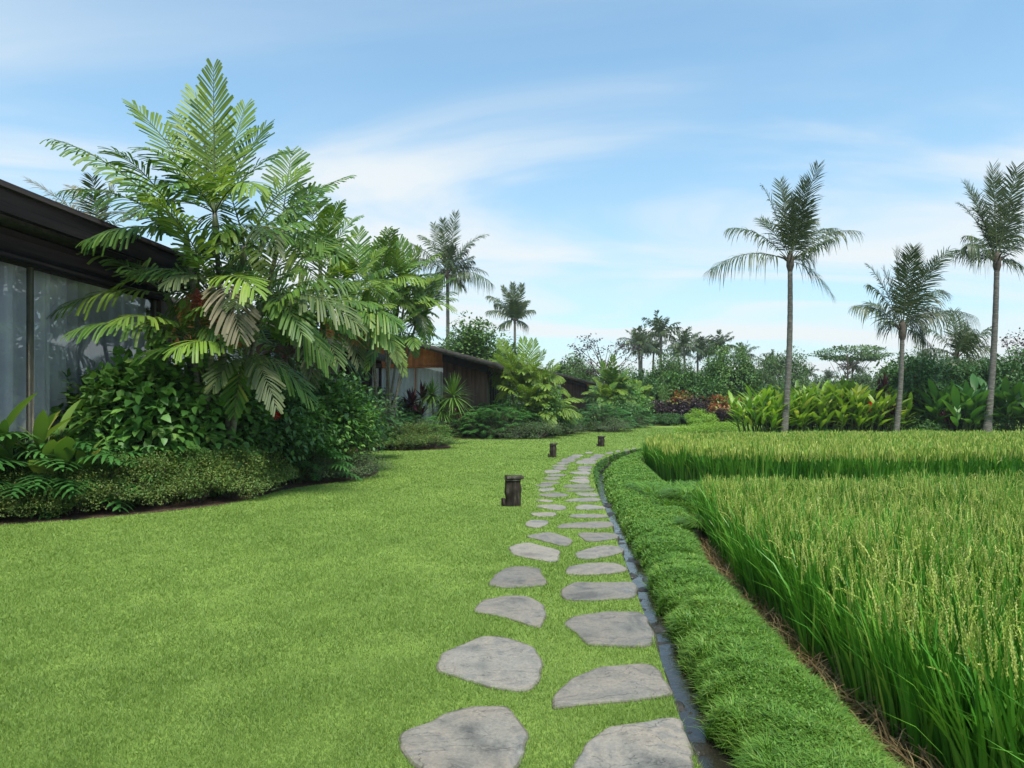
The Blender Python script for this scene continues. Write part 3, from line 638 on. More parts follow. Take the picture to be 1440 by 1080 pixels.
def weed_tuft(px, py, zz, r, h, label):
    x, y = G(px, py, zz); n = 1500; a = rs.rand(n)*2*pi; q_ = np.sqrt(rs.rand(n))*r
    base = np.column_stack([np.cos(a)*q_, np.sin(a)*q_, np.zeros(n)]); g = Geo()
    blades(g, base, h*(.6+.5*rs.rand(n))*(1-.4*q_/r), a, .2+.8*rs.rand(n)*q_/r, .4+.9*rs.rand(n), .004+.004*rs.rand(n), 4, np.clip(.35+.25*rs.randn(n), 0, 1))
    o = g.build('weed_tuft', M['bankgrass']); o.location = (x, y, zz); tag(o, label, 'weed', 'weed tufts on the bank')
weed_tuft(968, 702, .0, .30, .34, 'bushy tuft of tall weeds where the two rice paddies meet')
weed_tuft(985, 742, -.05, .20, .25, 'smaller dark weed tuft on the bank just in front of the tall tuft')

PAD1 = [(2.0, 1.2), (2.06, 3.0), (2.14, 4.5), (2.23, 5.75), (2.33, 7), (2.55, 8.4), (2.75, 9.8), (3.3, 10.5), (20, 10.6), (20, 1.2)]
PAD2 = [(4.0, 17.3), (4.02, 19), (4.12, 20.8), (4.75, 23.3), (5.9, 25.0), (7.6, 26.3), (11.4, 27.6), (18, 27.9), (30, 27.1), (30, 14.6), (12, 14.8), (6, 15.3), (4.7, 15.9)]
def rice(poly, name, cell, per, k, wmul, pan, pangr, label, HT):
    poly = np.array(poly); lo, hi = poly.min(0), poly.max(0)
    xs = np.arange(lo[0], hi[0], cell); ys = np.arange(lo[1], hi[1], cell); xx, yy = np.meshgrid(xs, ys); c = np.column_stack([xx.ravel(), yy.ravel()])
    c += (rs.rand(*c.shape)-.5)*cell*.45
    c = c[inside(c, poly)]; c = c[c[:, 0] < .80*c[:, 1]+1.6]
    # distance to the outline decides how far the hills lean out
    pr = resample(np.vstack([poly, poly[:1]]), step=.15); dd = np.empty(len(c)); od = np.empty((len(c), 2))
    for i in range(0, len(c), 2000):
        D = c[i:i+2000, None]-pr[None]; d2 = (D**2).sum(2); j = d2.argmin(1); dd[i:i+2000] = np.sqrt(d2.min(1)); od[i:i+2000] = -D[np.arange(len(j)), j]
    od = unit(od); out = np.clip(1-dd/.45, 0, 1)
    g = Geo(); n = len(c); idx = np.repeat(np.arange(n), per); m = len(idx)
    jit = rs.randn(m, 2)*.028; base = np.column_stack([c[idx]+jit, np.full(m, -.41)])
    hh = HT*(1+.08*smoothn(c[:, 0], c[:, 1], 1.4)+.06*rs.randn(n))[idx]
    az = np.arctan2(jit[:, 1], jit[:, 0])+(rs.rand(m)-.5)*1.0
    lv = np.column_stack([np.cos(az), np.sin(az)])*(.03+.13*rs.rand(m))[:, None]+od[idx]*(out[idx]*(-.03+.10*rs.rand(m)))[:, None]+np.array([-.02, -.02])
    az = np.arctan2(lv[:, 1], lv[:, 0]); lean = np.linalg.norm(lv, axis=1)
    h = hh*(.70+.42*rs.rand(m)); dr = .05+.35*rs.rand(m)**3
    r = np.clip(.42+.22*rs.randn(m)+.22*smoothn(c[idx][:, 0], c[idx][:, 1], 1.2), 0, 1)
    h = np.where(out[idx] > .3, np.maximum(h, .8*HT), h); blades(g, base, h, az, lean, dr, wmul*(.0055+.0045*rs.rand(m)), k, r)
    # panicles: thin stalk with grains along its last third, most upright, some nodding
    idx = np.repeat(np.arange(n), pan); m = len(idx)
    base = np.column_stack([c[idx]+rs.randn(m, 2)*.045, np.full(m, -.41)]); az = rs.rand(m)*2*pi
    lv = np.column_stack([np.cos(az), np.sin(az)])*(.03+.12*rs.rand(m))[:, None]+od[idx]*(out[idx]*.05)[:, None]
    az = np.arctan2(lv[:, 1], lv[:, 0]); lean = np.linalg.norm(lv, axis=1)
    hs = HT*(1+.08*smoothn(c[idx][:, 0], c[idx][:, 1], 1.4))*(.74+.17*rs.rand(m))
    top = base+np.column_stack([np.cos(az)*lean*hs, np.sin(az)*lean*hs, hs])
    L = .17+.07*rs.rand(m); nod = np.where(rs.rand(m) < .22, .7+.6*rs.rand(m), .08+.26*rs.rand(m))
    t = np.linspace(0, 1, 5)[None]
    pa = nod[:, None]*t*1.35
    ox = np.cumsum(np.sin(pa), 1)*L[:, None]/5; oz = np.cumsum(np.cos(pa), 1)*L[:, None]/5
    Pp = np.stack([top[:, 0:1]+np.cos(az)[:, None]*ox, top[:, 1:2]+np.sin(az)[:, None]*ox, top[:, 2:3]+oz-L[:, None]/5], 2)
    rr = rs.rand(m); tw = rs.rand(m)*pi; Sd = np.column_stack([np.cos(tw), np.sin(tw), np.zeros(m)])
    if pangr == 0:
        g.strips(Pp, Sd, wmul*np.array([.003, .008, .009, .007, .002]), rr, 0, 1)
        g.strips(Pp, np.column_stack([-Sd[:, 1], Sd[:, 0], Sd[:, 2]]), wmul*np.array([.003, .008, .009, .007, .002]), rr, 0, 1)
    else:
        g.strips(Pp, Sd, np.array([.002, .0045, .005, .004, .001]), rr, 0, 1)
        for q_ in range(pangr):
            u = (q_+.5)/pangr*4; a = int(u); f = u-a; pc = Pp[:, a]*(1-f)+Pp[:, min(a+1, 4)]*f
            th = q_*2.4+rs.rand(m)*.8; o_ = np.stack([np.cos(th)*.9, np.sin(th)*.9, -.1+.5*rs.rand(m)], 1); T_ = unit(Pp[:, min(a+1, 4)]-Pp[:, a])
            dvec = unit(o_*.22+T_)
            Mx = frames(dvec, rs.randn(m, 3)); sc_ = .014+.004*rs.rand(m)
            g.stamp(GRAIN, [GRAINF], Mx*sc_[:, None, None], pc+o_*.0035, np.clip(rr+.2*rs.randn(m), 0, 1), 1)
    tag(g.build(name, [M['rice'], M['panicle']]), label, 'rice', kind='stuff')
def frames(dv, up):
    y = unit(dv); x = unit(np.cross(y, up)); zz = np.cross(x, y); return np.stack([x, y, zz], 2)
GRAIN = np.array([(0, 0, 0), (-.24, .5, .0), (0, 1, 0), (.24, .5, 0), (0, .5, .24)]); GRAINF = np.array([(0, 4, 1), (1, 4, 2), (2, 4, 3), (3, 4, 0)])
rice([p for p in PAD1], 'near_rice', .155, 44, 6, 1.0, 7, 22, 'tall green rice with pale yellow-green ears filling the right foreground', .95)
rice(PAD2, 'far_rice', .19, 24, 4, 1.9, 7, 0, 'band of ripening rice across the middle distance in front of the palms', 1.0)

# ------------------------------------------------------------------ path bollards
def bollard(x, y, h, w, label, rz):
    t = empty('bollard', (x, y, 0), rz, label, 'bollard', 'wooden bollards beside the stone path')
    g = Geo(); n = 9; zs = np.linspace(-.03, h*.9, n)
    th = []
    V = []
    for i, zz in enumerate(zs):
        k = 1+.05*np.cos(i*1.3)+(.05 if i == 0 else 0); a = w/2*k; b = w*.42*k
        for cx_, cy_ in ((-1, -1), (0, -1.04), (1, -1), (1.03, 0), (1, 1), (0, 1.04), (-1, 1), (-1.03, 0)):
            V.append((cx_*a+.006*math.sin(i*2+cx_*3), cy_*b+.006*math.cos(i*3+cy_), zz))
    q = np.array([(i*8+j, i*8+(j+1) % 8, (i+1)*8+(j+1) % 8, (i+1)*8+j) for i in range(n-1) for j in range(8)])
    g.add(V, q); g.build('post', M['bollard'], t)
    g = Geo(); g.box(-w*.52, w*.70, -w*.52, w*.52, h*.9, h, bev=.012); g.box(-w*.54, w*.46, -w*.47, w*.47, h*.84, h*.9-.002, bev=.008); g.build('cap', M['bollard_cap'], t)
    g = Geo(); g.box(-w*.78, -w*.53, -w*.3, w*.2, .01, h*.26, bev=.01); g.build('junction_box', M['bollard'], t)
bollard(.015, 11.05, .485, .24, 'dark weathered wooden bollard nearest the camera, left of the stone path', .12)
bollard(1.30, 21.6, .45, .21, 'middle wooden bollard on the lawn, second of three along the path', -.1)
bollard(3.58, 27.4, .43, .24, 'farthest wooden bollard where the stone path bends right', .05)

# ------------------------------------------------------------------ villas
def villa_near():
    rz = -math.atan(.075); t = empty('villa', (-8.1, 4.0, 0), rz, 'nearest dark villa at the left edge with tall curtained windows and black fascia', 'building')
    L = 10.45
    g = Geo()
    V = [(.48, -6, 4.70), (.48, L+.35, 4.70), (-8, L+.35, 4.30), (-8, -6, 4.30), (.48, -6, 4.58), (.48, L+.35, 4.58), (-8, L+.35, 4.16), (-8, -6, 4.16)]
    g.add(V, np.array([(0, 1, 2, 3), (7, 6, 5, 4), (0, 4, 5, 1), (1, 5, 6, 2), (2, 6, 7, 3), (3, 7, 4, 0)]))
    g.box(.02, .42, -6, L+.30, 4.28, 4.34); roof = g.build('roof', M['roofdark'], t)
    g = Geo(); g.box(.485, .53, -6, L+.40, 4.34, 4.66, bev=.006); g.box(.50, .60, -6, L+.42, 4.665, 4.76, bev=.01); g.box(-8, .53, L+.36, L+.40, 4.10, 4.66); g.build('fascia', M['fascia'], roof)
    g = Geo(); g.box(-.10, .10, -6, L, 3.90, 4.27, bev=.01); g.box(-.13, .14, -6, L, 3.80, 3.895, bev=.008); g.build('header_beam', M['fascia'], t)
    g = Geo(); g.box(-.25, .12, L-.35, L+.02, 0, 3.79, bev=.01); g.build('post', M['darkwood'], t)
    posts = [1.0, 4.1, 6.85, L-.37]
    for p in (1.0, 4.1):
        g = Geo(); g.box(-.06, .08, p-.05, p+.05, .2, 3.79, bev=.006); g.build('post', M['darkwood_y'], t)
    g = Geo(); g.box(-8, .2, -6, L, 0, .2); g.build('floor_slab', M['plaster'], t)
    g = Geo(); g.box(-7.9, -7.7, -6, L, .2, 4.1); g.box(-7.7, -.25, -5.9, -5.7, .2, 4.1); g.box(-7.7, -.3, L-.2, L, .2, 4.1); g.build('wall', M['plaster'], t)
    edges_ = [-5.5, -1.5, .95, 4.05, 6.82, L-.37]
    for a, b in zip(edges_[:-1], edges_[1:]):
        a2, b2 = a+.05, b-.05
        g = Geo(); g.add([(0, a2, .2), (0, b2, .2), (0, b2, 3.8), (0, a2, 3.8)], np.array([(0, 1, 2, 3)])); w_ = g.build('window', M['glass'], t)
        g = Geo(); g.box(-.035, .045, b2-.035, b2+.035, .2, 3.79, bev=.004); g.box(-.03, .03, a2, b2-.04, .2, .26); g.build('frame', M['brass'], w_)
        yy = np.linspace(a2-.05, b2+.05, 320); V = []
        off = -.26+.085*np.sin(yy*19+np.sin(yy*3)*1.5)+.02*np.sin(yy*51)
        for zz in (.22, 3.86): V.append(np.column_stack([off*(1 if zz > 2 else 1.02), yy, np.full(len(yy), zz)]))
        n = len(yy); g = Geo(); g.add(np.vstack(V), np.array([(i, i+1, n+i+1, n+i) for i in range(n-1)])); g.build('curtain', M['curtain'], w_, smooth=True)
villa_near()

def villa_mid():
    t = empty('villa')
    x0, x1, y0, y1 = -7.2, 3.15, -1.9, 9.0
    zl, zr = 6.55, 3.80
    sl = (zr-zl)/(x1-x0); zf = lambda x: zl+(x-x0)*sl
    g = Geo(); T_ = .10
    V = [(x0, y0, zl), (x1, y0, zr), (x1, y1, zr), (x0, y1, zl)]; V += [(a, b, c-T_) for a, b, c in V]
    g.add(V, np.array([(0, 1, 2, 3), (7, 6, 5, 4), (0, 4, 5, 1), (1, 5, 6, 2), (2, 6, 7, 3), (3, 7, 4, 0)])); rf = g.build('roof', M['roofdark'], t)
    g = Geo()
    V = [(x0, y0-.05, zl+.03), (x1+.03, y0-.05, zr+.03), (x1+.03, y0-.05, zr-.24), (x0, y0-.05, zl-.24)]; V += [(a, b+.048, c) for a, b, c in V]
    g.add(V, np.array([(0, 1, 2, 3), (7, 6, 5, 4), (0, 4, 5, 1), (1, 5, 6, 2), (2, 6, 7, 3), (3, 7, 4, 0)]))
    g.box(x1+.002, x1+.05, y0, y1, zr-.26, zr+.03); g.build('fascia', M['roofdark'], rf)
    g = Geo(); V = [(x0, y0+.002, zl-.12), (x1-.02, y0+.002, zr-.12), (x1-.02, y1, zr-.12), (x0, y1, zl-.12)]; V += [(a, b, c-.04) for a, b, c in V]
    g.add(V, np.array([(0, 1, 2, 3), (7, 6, 5, 4), (0, 4, 5, 1), (1, 5, 6, 2), (2, 6, 7, 3), (3, 7, 4, 0)])); g.build('soffit', M['soffit'], rf)
    # timber clad volume, sloping top
    g = Geo(); zt = lambda x: zf(x)-.165
    def prism(g, xa, xb, ya, yb, za, top):
        V = [(xa, ya, za), (xb, ya, za), (xb, yb, za), (xa, yb, za), (xa, ya, top(xa)), (xb, ya, top(xb)), (xb, yb, top(xb)), (xa, yb, top(xa))]
        g.add(V, np.array([(3, 2, 1, 0), (4, 5, 6, 7), (0, 1, 5, 4), (1, 2, 6, 5), (2, 3, 7, 6), (3, 0, 4, 7)]))
    prism(g, 0, 2.35, 0, 1.5, .32, lambda x: zt(x)-.42); g.build('timber_wall', M['darkwood'], t)
    g = Geo(); prism(g, -.03, 2.41, -.04, 3.62, 9, lambda x: zt(x)) if False else None
    V = [(-.03, -.04, zt(0)-.415), (2.41, -.04, zt(2.41)-.415), (2.41, 3.64, zt(2.41)-.415), (-.03, 3.64, zt(0)-.415), (-.03, -.04, zt(-.03)), (2.41, -.04, zt(2.41)), (2.41, 3.64, zt(2.41)), (-.03, 3.64, zt(-.03))]
    g.add(V, np.array([(3, 2, 1, 0), (4, 5, 6, 7), (0, 1, 5, 4), (1, 2, 6, 5), (2, 3, 7, 6), (3, 0, 4, 7)])); g.build('beam', M['fascia'], t)
    g = Geo(); prism(g, -7, -.02, 3.3, 3.5, .32, zt); prism(g, .0, .12, 1.52, 8.2, .32, zt); prism(g, -7, 2.3, 8.2, 8.4, .32, zt); g.build('back_wall', M['plaster'], t)
    # curtained window beside it
    g = Geo(); g.add([(-6.4, .5, .34), (-.06, .5, .34), (-.06, .5, 3.75), (-6.4, .5, 3.75)], np.array([(0, 1, 2, 3)])); w_ = g.build('window', M['glass'], t)
    g = Geo()
    for xx in (-6.4, -4.8, -3.2, -1.6): g.box(xx-.03, xx+.03, .46, .54, .34, 3.75)
    g.box(-6.45, -.06, .44, .56, 3.752, 3.86); g.build('frame', M['soffit'], w_)
    xx = np.linspace(-6.4, -.08, 300); n = 300; off = .72+.05*np.sin(xx*26+np.sin(xx*4)); g = Geo()
    g.add(np.vstack([np.column_stack([xx, off, np.full(n, .36)]), np.column_stack([xx, off, np.full(n, 3.74)])]), np.array([(i, i+1, n+i+1, n+i) for i in range(n-1)])); g.build('curtain', M['whitecurtain'], w_, smooth=True)
    g = Geo(); g.add([(-7, .52, 3.87), (-.02, .52, 3.87), (-.02, .52, zt(-.02)), (-7, .52, zt(-7))], np.array([(0, 1, 2, 3)])); g.build('clerestory', M['soffit'], t)
    # glazed side towards the path
    g = Geo(); g.add([(2.3, 1.56, .34), (2.3, 8.2, .34), (2.3, 8.2, 3.4), (2.3, 1.56, 3.4)], np.array([(0, 1, 2, 3)])); w2 = g.build('window', M['glass'], t)
    g = Geo()
    for yy in (1.62, 3.2, 4.8, 6.5, 8.15): g.box(2.24, 2.36, yy-.05, yy+.05, .34, 3.75)
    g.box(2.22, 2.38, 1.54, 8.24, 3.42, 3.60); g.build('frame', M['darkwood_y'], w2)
    g = Geo(); g.box(-7.2, 2.9, -.7, 8.6, .16, .30, bev=.01); dk = g.build('deck', M['deck'], t)
    g = Geo(); g.box(-7, 2.7, -.5, 8.4, -.1, .155); g.build('footing', M['plaster'], dk)
    return t
vz = -math.atan(.065)
place('villa', villa_mid, (-3.74, 37.0, 0), vz, 1, 'single-storey villa with sloping roof, orange soffit, white curtain and dark timber end wall', 'building', 'timber villas along the lawn')
place('villa', villa_mid, (4.8, 66, 0), vz, 1, 'farthest timber villa, its roof corner showing above shrubs at the bend of the lawn', 'building', 'timber villas along the lawn')
place('villa', villa_mid, (-9.0, 24.0, 0), vz, 1, 'villa almost hidden behind the tall palms, only a post and orange soffit corner showing', 'building', 'timber villas along the lawn')

# ------------------------------------------------------------------ foliage generators
LEAF4 = np.array([(0, 0, 0), (-.27, .42, .07), (.27, .42, .07), (0, .42, 0), (0, 1, -.10)]); LEAF4F = np.array([(0, 2, 3), (0, 3, 1), (3, 2, 4), (1, 3, 4)])
HEART = np.array([(0, 0, 0), (-.36, .18, .05), (.36, .18, .05), (0, .4, -.01), (-.27, .6, .03), (.27, .6, .03), (0, 1, -.16)]); HEARTF = np.array([(0, 2, 3), (0, 3, 1), (3, 2, 5), (3, 4, 1), (3, 5, 6), (3, 6, 4)])
SMALL = np.array([(0, 0, 0), (-.3, .5, .05), (0, 1, 0), (.3, .5, .05)]); SMALLF = np.array([(0, 3, 2), (0, 2, 1)])
def cloud(n, rad, size, tmpl, ncl=40, cr=.28, zc_=.5, seed=0, droop=.35, full=False, skirt=False, szj=.35):
    """leaves gathered in clumps over a lumpy ellipsoid sitting on the ground"""
    r = np.random.RandomState(seed); g = Geo(); rad = np.array(rad, float)
    cz = rad[2]*zc_
    dv = unit(r.randn(ncl, 3)); dv[:, 2] = np.abs(dv[:, 2]) if not full else dv[:, 2]
    if skirt: dv[:, 2] = np.where(r.rand(ncl) < .35, -.4*r.rand(ncl), dv[:, 2])
    c = unit(dv)*(.45+.5*r.rand(ncl)**.5)[:, None]
    k = r.randint(0, ncl, n); gg = r.randn(n, 3); gg *= np.minimum(1, 1.7/np.maximum(np.linalg.norm(gg, axis=1), .01))[:, None]; p = c[k]+gg*cr*(.6+.6*r.rand(ncl))[k][:, None]
    hz_ = rad[2]*(1-zc_) if not full else rad[2]
    sc_ = np.array([rad[0], rad[1], 1.0]); pz = np.where(p[:, 2] > 0, p[:, 2]*hz_, p[:, 2]*(rad[2] if full else cz))
    pos = np.column_stack([p[:, 0]*rad[0], p[:, 1]*rad[1], cz+pz]); pos[:, 2] = np.maximum(pos[:, 2], .02+.03*r.rand(n)) if not full else pos[:, 2]
    out = unit(p+.0*dv[k])
    dirv = unit(out*.8+r.randn(n, 3)*.55+np.array([0, 0, -droop])); up = out*.5+np.array([0, 0, 1.])+r.randn(n, 3)*.25
    Mx = frames(dirv, up)*(size*(1-szj/2+szj*r.rand(n)))[:, None, None]
    cl = r.rand(ncl)
    g.stamp(tmpl[0], [tmpl[1]], Mx, pos, np.clip(.30+.20*r.randn(n)+.30*cl[k], 0, 1)); return g, c
def stems(cn, rad, zc_, seed, n=14, w=.012, hgt=None):
    r = np.random.RandomState(seed); g = Geo(); cz = rad[2]*zc_
    for i in range(min(n, len(cn))):
        c = cn[i]; e = np.array([c[0]*rad[0]*.9, c[1]*rad[1]*.9, max(cz+c[2]*rad[2]*(1-zc_)*.9, .1)]); b = np.array([e[0]*.15, e[1]*.15, -.02])
        m = (b+e)/2+np.array([0, 0, .1*rad[2]]); t = np.linspace(0, 1, 6)[:, None]
        g.tube((1-t)**2*b+2*t*(1-t)*m+t*t*e, w*(1.2-.8*t[:, 0]), 5)
    return g
def shrub(key, n, rad, size, tmpl, mat, seed, ncl=40, cr=.28, zc_=.5, flowers=0, name='shrub', **kw):
    def mk():
        t = empty(name); g, c = cloud(n, rad, size, tmpl, ncl, cr, zc_, seed, skirt=True, **kw); g.build('foliage', M[mat], t)
        stems(c, rad, zc_, seed).build('stem', M['twig'], t)
        if flowers:
            r = np.random.RandomState(seed+5)
            for i in range(flowers):
                a = r.rand()*1.2*pi+pi*.9; e = r.rand()*1.1; v = np.array([math.cos(a)*math.cos(e)*rad[0], math.sin(a)*math.cos(e)*rad[1], rad[2]*zc_+math.sin(e)*rad[2]*(1-zc_)])*np.array([1, 1, 1.])
                flower(v*1.0, .05, t, r)
        return t
    return mk
def flower(p, s, parent, r):
    g = Geo(); n = 5; a = np.arange(n)*2*pi/n; d_ = np.column_stack([np.cos(a), np.sin(a)*.4-.7, np.sin(a)*.9]); g.stamp(HEART, [HEARTF], frames(d_, np.tile([0, -1, .3], (n, 1)))*s, np.tile(p, (n, 1)), r.rand(n))
    g.build('flower', M['flower'], parent)
T4, TH, TS = (LEAF4, LEAF4F), (HEART, HEARTF), (SMALL, SMALLF)

# palms -------------------------------------------------------------
def frond(P0, P1, lift, nl, Lmax, w, drp, ragged, seed, style='broad', start=.16, ref=(0, -.35, 1)):
    """pinnate leaf from P0 to P1, rachis arching by `lift` (fraction of its length)"""
    r = np.random.RandomState(seed); P0, P1 = np.asarray(P0, float), np.asarray(P1, float); Ln = np.linalg.norm(P1-P0)
    ctl = P0+(P1-P0)*.5+np.array([0, 0, lift*Ln]); t = np.linspace(0, 1, 14)[:, None]
    cur = lambda t: (1-t)**2*P0+2*t*(1-t)*ctl+t*t*P1
    g = Geo(); g.tube(cur(t), np.linspace(.016, .004, 14)*(Ln/2.2 if style == 'broad' else Ln/3.2*1.3), 5, .55, mat=1)
    u = np.repeat(np.linspace(start, .995, nl), 2); side = np.tile([1., -1.], nl); u = np.clip(u+(r.rand(len(u))-.5)*.6/nl, start, 1)
    if ragged:
        kp = r.rand(len(u)) > ragged; u, side = u[kp], side[kp]
    n = len(u); tu = u[:, None]; p = cur(tu); T_ = unit(2*(1-tu)*(ctl-P0)+2*tu*(P1-ctl))
    rf = np.array(ref, float); Sv = unit(np.cross(T_, rf))*side[:, None]; Nv = unit(np.cross(Sv, T_))*side[:, None]
    if style == 'broad':
        prof = np.interp(u, [start, .3, .6, .85, 1], [.62, .95, 1, .72, .42]); fwd = np.interp(u, [start, .6, 1], [.6, 1.05, 2.0])
    else:
        prof = np.interp(u, [start, .3, .6, .85, 1], [.7, 1, .98, .78, .5]); fwd = np.interp(u, [start, .6, 1], [.35, .75, 1.4])
    l = Lmax*prof*(.85+.25*r.rand(n)); dv = unit(Sv+T_*fwd[:, None]+Nv*(.12+.18*r.rand(n))[:, None]+r.randn(n, 3)*(.06 if style == 'broad' else .14))
    k = 5 if style == 'broad' else 4; tt = np.linspace(0, 1, k)
    dr = drp*(.85 if style == 'broad' else 1)*(.6+.8*r.rand(n))*(.12+.88*np.clip(np.linalg.norm(T_[:, :2], axis=1)*1.3-.25, 0, 1)); P = p[:, None]+dv[:, None]*(l[:, None]*tt)[..., None]
    P[:, :, 2] -= (dr*l)[:, None]*tt[None]**1.8
    P[:, :, :2] -= (dv[:, None, :2]*(dr*l*.35)[:, None, None]*(tt[None, :, None]**2))
    Td = unit(np.gradient(P, axis=1)); Wv = unit(np.cross(Td, Nv[:, None]+0*Td))
    if style == 'broad': wp = np.array([.3, .75, 1.0, 1.1, .95])
    else: wp = np.array([.55, 1, .8, .08])
    ww = w*wp[None]*(.8+.4*r.rand(n))[:, None]*np.interp(u, [start, .7, 1], [1, 1, .7])[:, None]
    g.strips(P, Wv, ww, np.clip(.42+.2*r.randn(n), 0, 1), .25 if style == 'broad' else 0); return g

def lean_tube(g, a, b, r0, r1, bend=0, sides=9, n=16, rings=0, flare=1.0):
    a, b = np.array(a, float), np.array(b, float); t = np.linspace(0, 1, n)[:, None]; p = a+(b-a)*t; p[:, 0] += bend*np.sin(t[:, 0]*pi)
    rr = r0+(r1-r0)*t[:, 0]
    if flare > 1: rr = rr*(1+(flare-1)*np.exp(-t[:, 0]*14))
    if rings: rr = rr*(1+rings*np.sin(np.arange(n)*2.3)*.5)
    g.tube(p, rr, sides); return p

def cluster_palm(name, base, trunks, fronds_, label, cat='palm', seed=0, extra=0, group=None, fruit=None, L=.62, w=.021, mats=('palm', 'palm_light', 'palm_dull', 'palm_dry'), els=1.0):
    """trunks: (px, py, Y) of each crown base; fronds: (trunk, px, py, dY, lift, matkind)"""
    r = np.random.RandomState(seed); t = empty(name, base, 0, label, cat, group); B = np.array(base)
    cr = []
    for i, (px, py, Y) in enumerate(trunks):
        c = P3(px, py, Y)-B; g = Geo(); a = i*2.4; b = np.array([.35*math.cos(a), .35*math.sin(a), -.05])
        lean_tube(g, b, c, .055, .042, .12*math.sin(i*2.1), 9, 24, .08); g.build('trunk', M['palmtrunk'], t, smooth=True)
        g = Geo(); g.tube([c-(c-b)*.10, c-(c-b)*.04, c+np.array([0, 0, .02])], [.044, .062, .03], 8); g.build('crownshaft', M['stem'], t, smooth=True); cr.append(c)
    allf = []
    for (ti, px, py, dY, lift, mk) in fronds_:
        c = cr[ti]; Y = trunks[ti][2]+dY; allf.append((c, P3(px, py, Y)-B, lift, mk))
    for _ in range(extra):
        c = cr[r.randint(len(cr))]; a = r.rand()*2*pi; el = r.rand()*1.5-.45; ln = els*(1.3+.7*r.rand())
        allf.append((c, c+ln*np.array([math.cos(a)*math.cos(el), math.sin(a)*math.cos(el), math.sin(el)]), .22, r.choice([0, 0, 0, 0, 0, 1, 1])))
    for i, (a, b, lift, mk) in enumerate(allf):
        fl_ = np.linalg.norm(b-a); nl = int(14+6*fl_); g = frond(a, b, lift, nl, min(L, .36*fl_)*(.85+.3*r.rand()), w, .25+.45*r.rand(), .02, seed*100+i); g.build('frond', [M[mats[mk]], M['stem']], t)
    if fruit is not None:
        for (px, py, Y) in fruit:
            c = P3(px, py, Y)-B; g = Geo(); n = 420; q_ = r.randn(n, 3)*np.array([.085, .085, .20]); q_[:, 2] = -np.abs(q_[:, 2])*1.1
            OC = np.array([(1, 0, 0), (-1, 0, 0), (0, 1, 0), (0, -1, 0), (0, 0, 1), (0, 0, -1)])*.5; OF = np.array([(0, 2, 4), (2, 1, 4), (1, 3, 4), (3, 0, 4), (2, 0, 5), (1, 2, 5), (3, 1, 5), (0, 3, 5)])
            g.stamp(OC, [OF], np.tile(np.eye(3)*.026, (n, 1, 1)), q_*(1-.35*(q_[:, 2:3] < -.25))+c, r.rand(n))
            for j in range(26):
                e = q_[j]; g.tube([c+np.array([0, 0, .12]), c+e*.5+np.array([0, 0, .03]), c+e], .004, 4, .2)
            g.build('fruit_cluster', M['fruit'], t)
    return t

# near palm clump, left
TA = [(302, 300, 12.4), (262, 330, 12.0), (345, 345, 12.8), (235, 415, 12.6), (300, 400, 11.8), (365, 425, 12.4), (395, 330, 13.4), (270, 480, 12.2), (345, 500, 12.0)]
FA = [(0, 300, 97, .1, .02, 1), (0, 188, 148, .3, .10, 1), (1, 76, 196, -.4, .20, 0), (1, 88, 268, .3, .22, 0), (1, 135, 232, .9, .2, 1), (0, 372, 180, .6, .1, 0), (0, 345, 150, .9, .05, 1), (0, 250, 165, .9, .08, 0),
      (3, 5, 322, -1.0, .22, 0), (3, 82, 436, -1.2, .22, 1), (2, 489, 248, .2, .12, 0), (2, 430, 235, .8, .15, 1), (6, 486, 305, -.2, .12, 1), (2, 388, 350, -1.4, .42, 2), (0, 240, 260, -1.6, .25, 0), (0, 360, 262, -1.5, .25, 1),
      (0, 215, 225, -1.0, .2, 0), (4, 235, 398, -.9, .30, 2), (4, 358, 408, -1.0, .25, 1), (5, 500, 455, -.9, .28, 2), (5, 490, 395, -.2, .2, 0), (5, 465, 345, .4, .16, 0), (4, 338, 470, -.9, .32, 3), (5, 425, 470, -1.1, .35, 0),
      (7, 215, 480, -.8, .2, 0), (7, 225, 440, -.4, .15, 0), (8, 300, 545, -.8, .3, 2), (8, 388, 572, -.5, .35, 2), (8, 436, 560, .2, .35, 0), (8, 330, 580, -.3, .3, 0), (5, 460, 510, -.2, .28, 0), (1, 150, 300, -.4, .2, 2), (2, 440, 290, -.3, .2, 0),
      (6, 455, 262, .7, .15, 0), (6, 410, 215, .8, .1, 0), (2, 300, 210, .8, .1, 0), (0, 275, 130, .8, .04, 1), (4, 190, 380, -.3, .2, 0), (7, 330, 470, -1.0, .28, 0), (5, 330, 430, -1.3, .3, 2), (4, 255, 350, -.9, .15, 0),
      (2, 310, 330, -1.2, .28, 1), (6, 450, 420, -.8, .3, 1), (6, 475, 360, -.7, .25, 0), (0, 320, 235, -.8, .2, 1)]
cluster_palm('cluster_palm', (X(300, 12.4), 12.4, 0), TA, FA, 'tallest many-stemmed feather palm towering over the bed by the nearest villa', 'palm', 3, 50, 'clustering feather palms', [(277, 415, 11.5)])
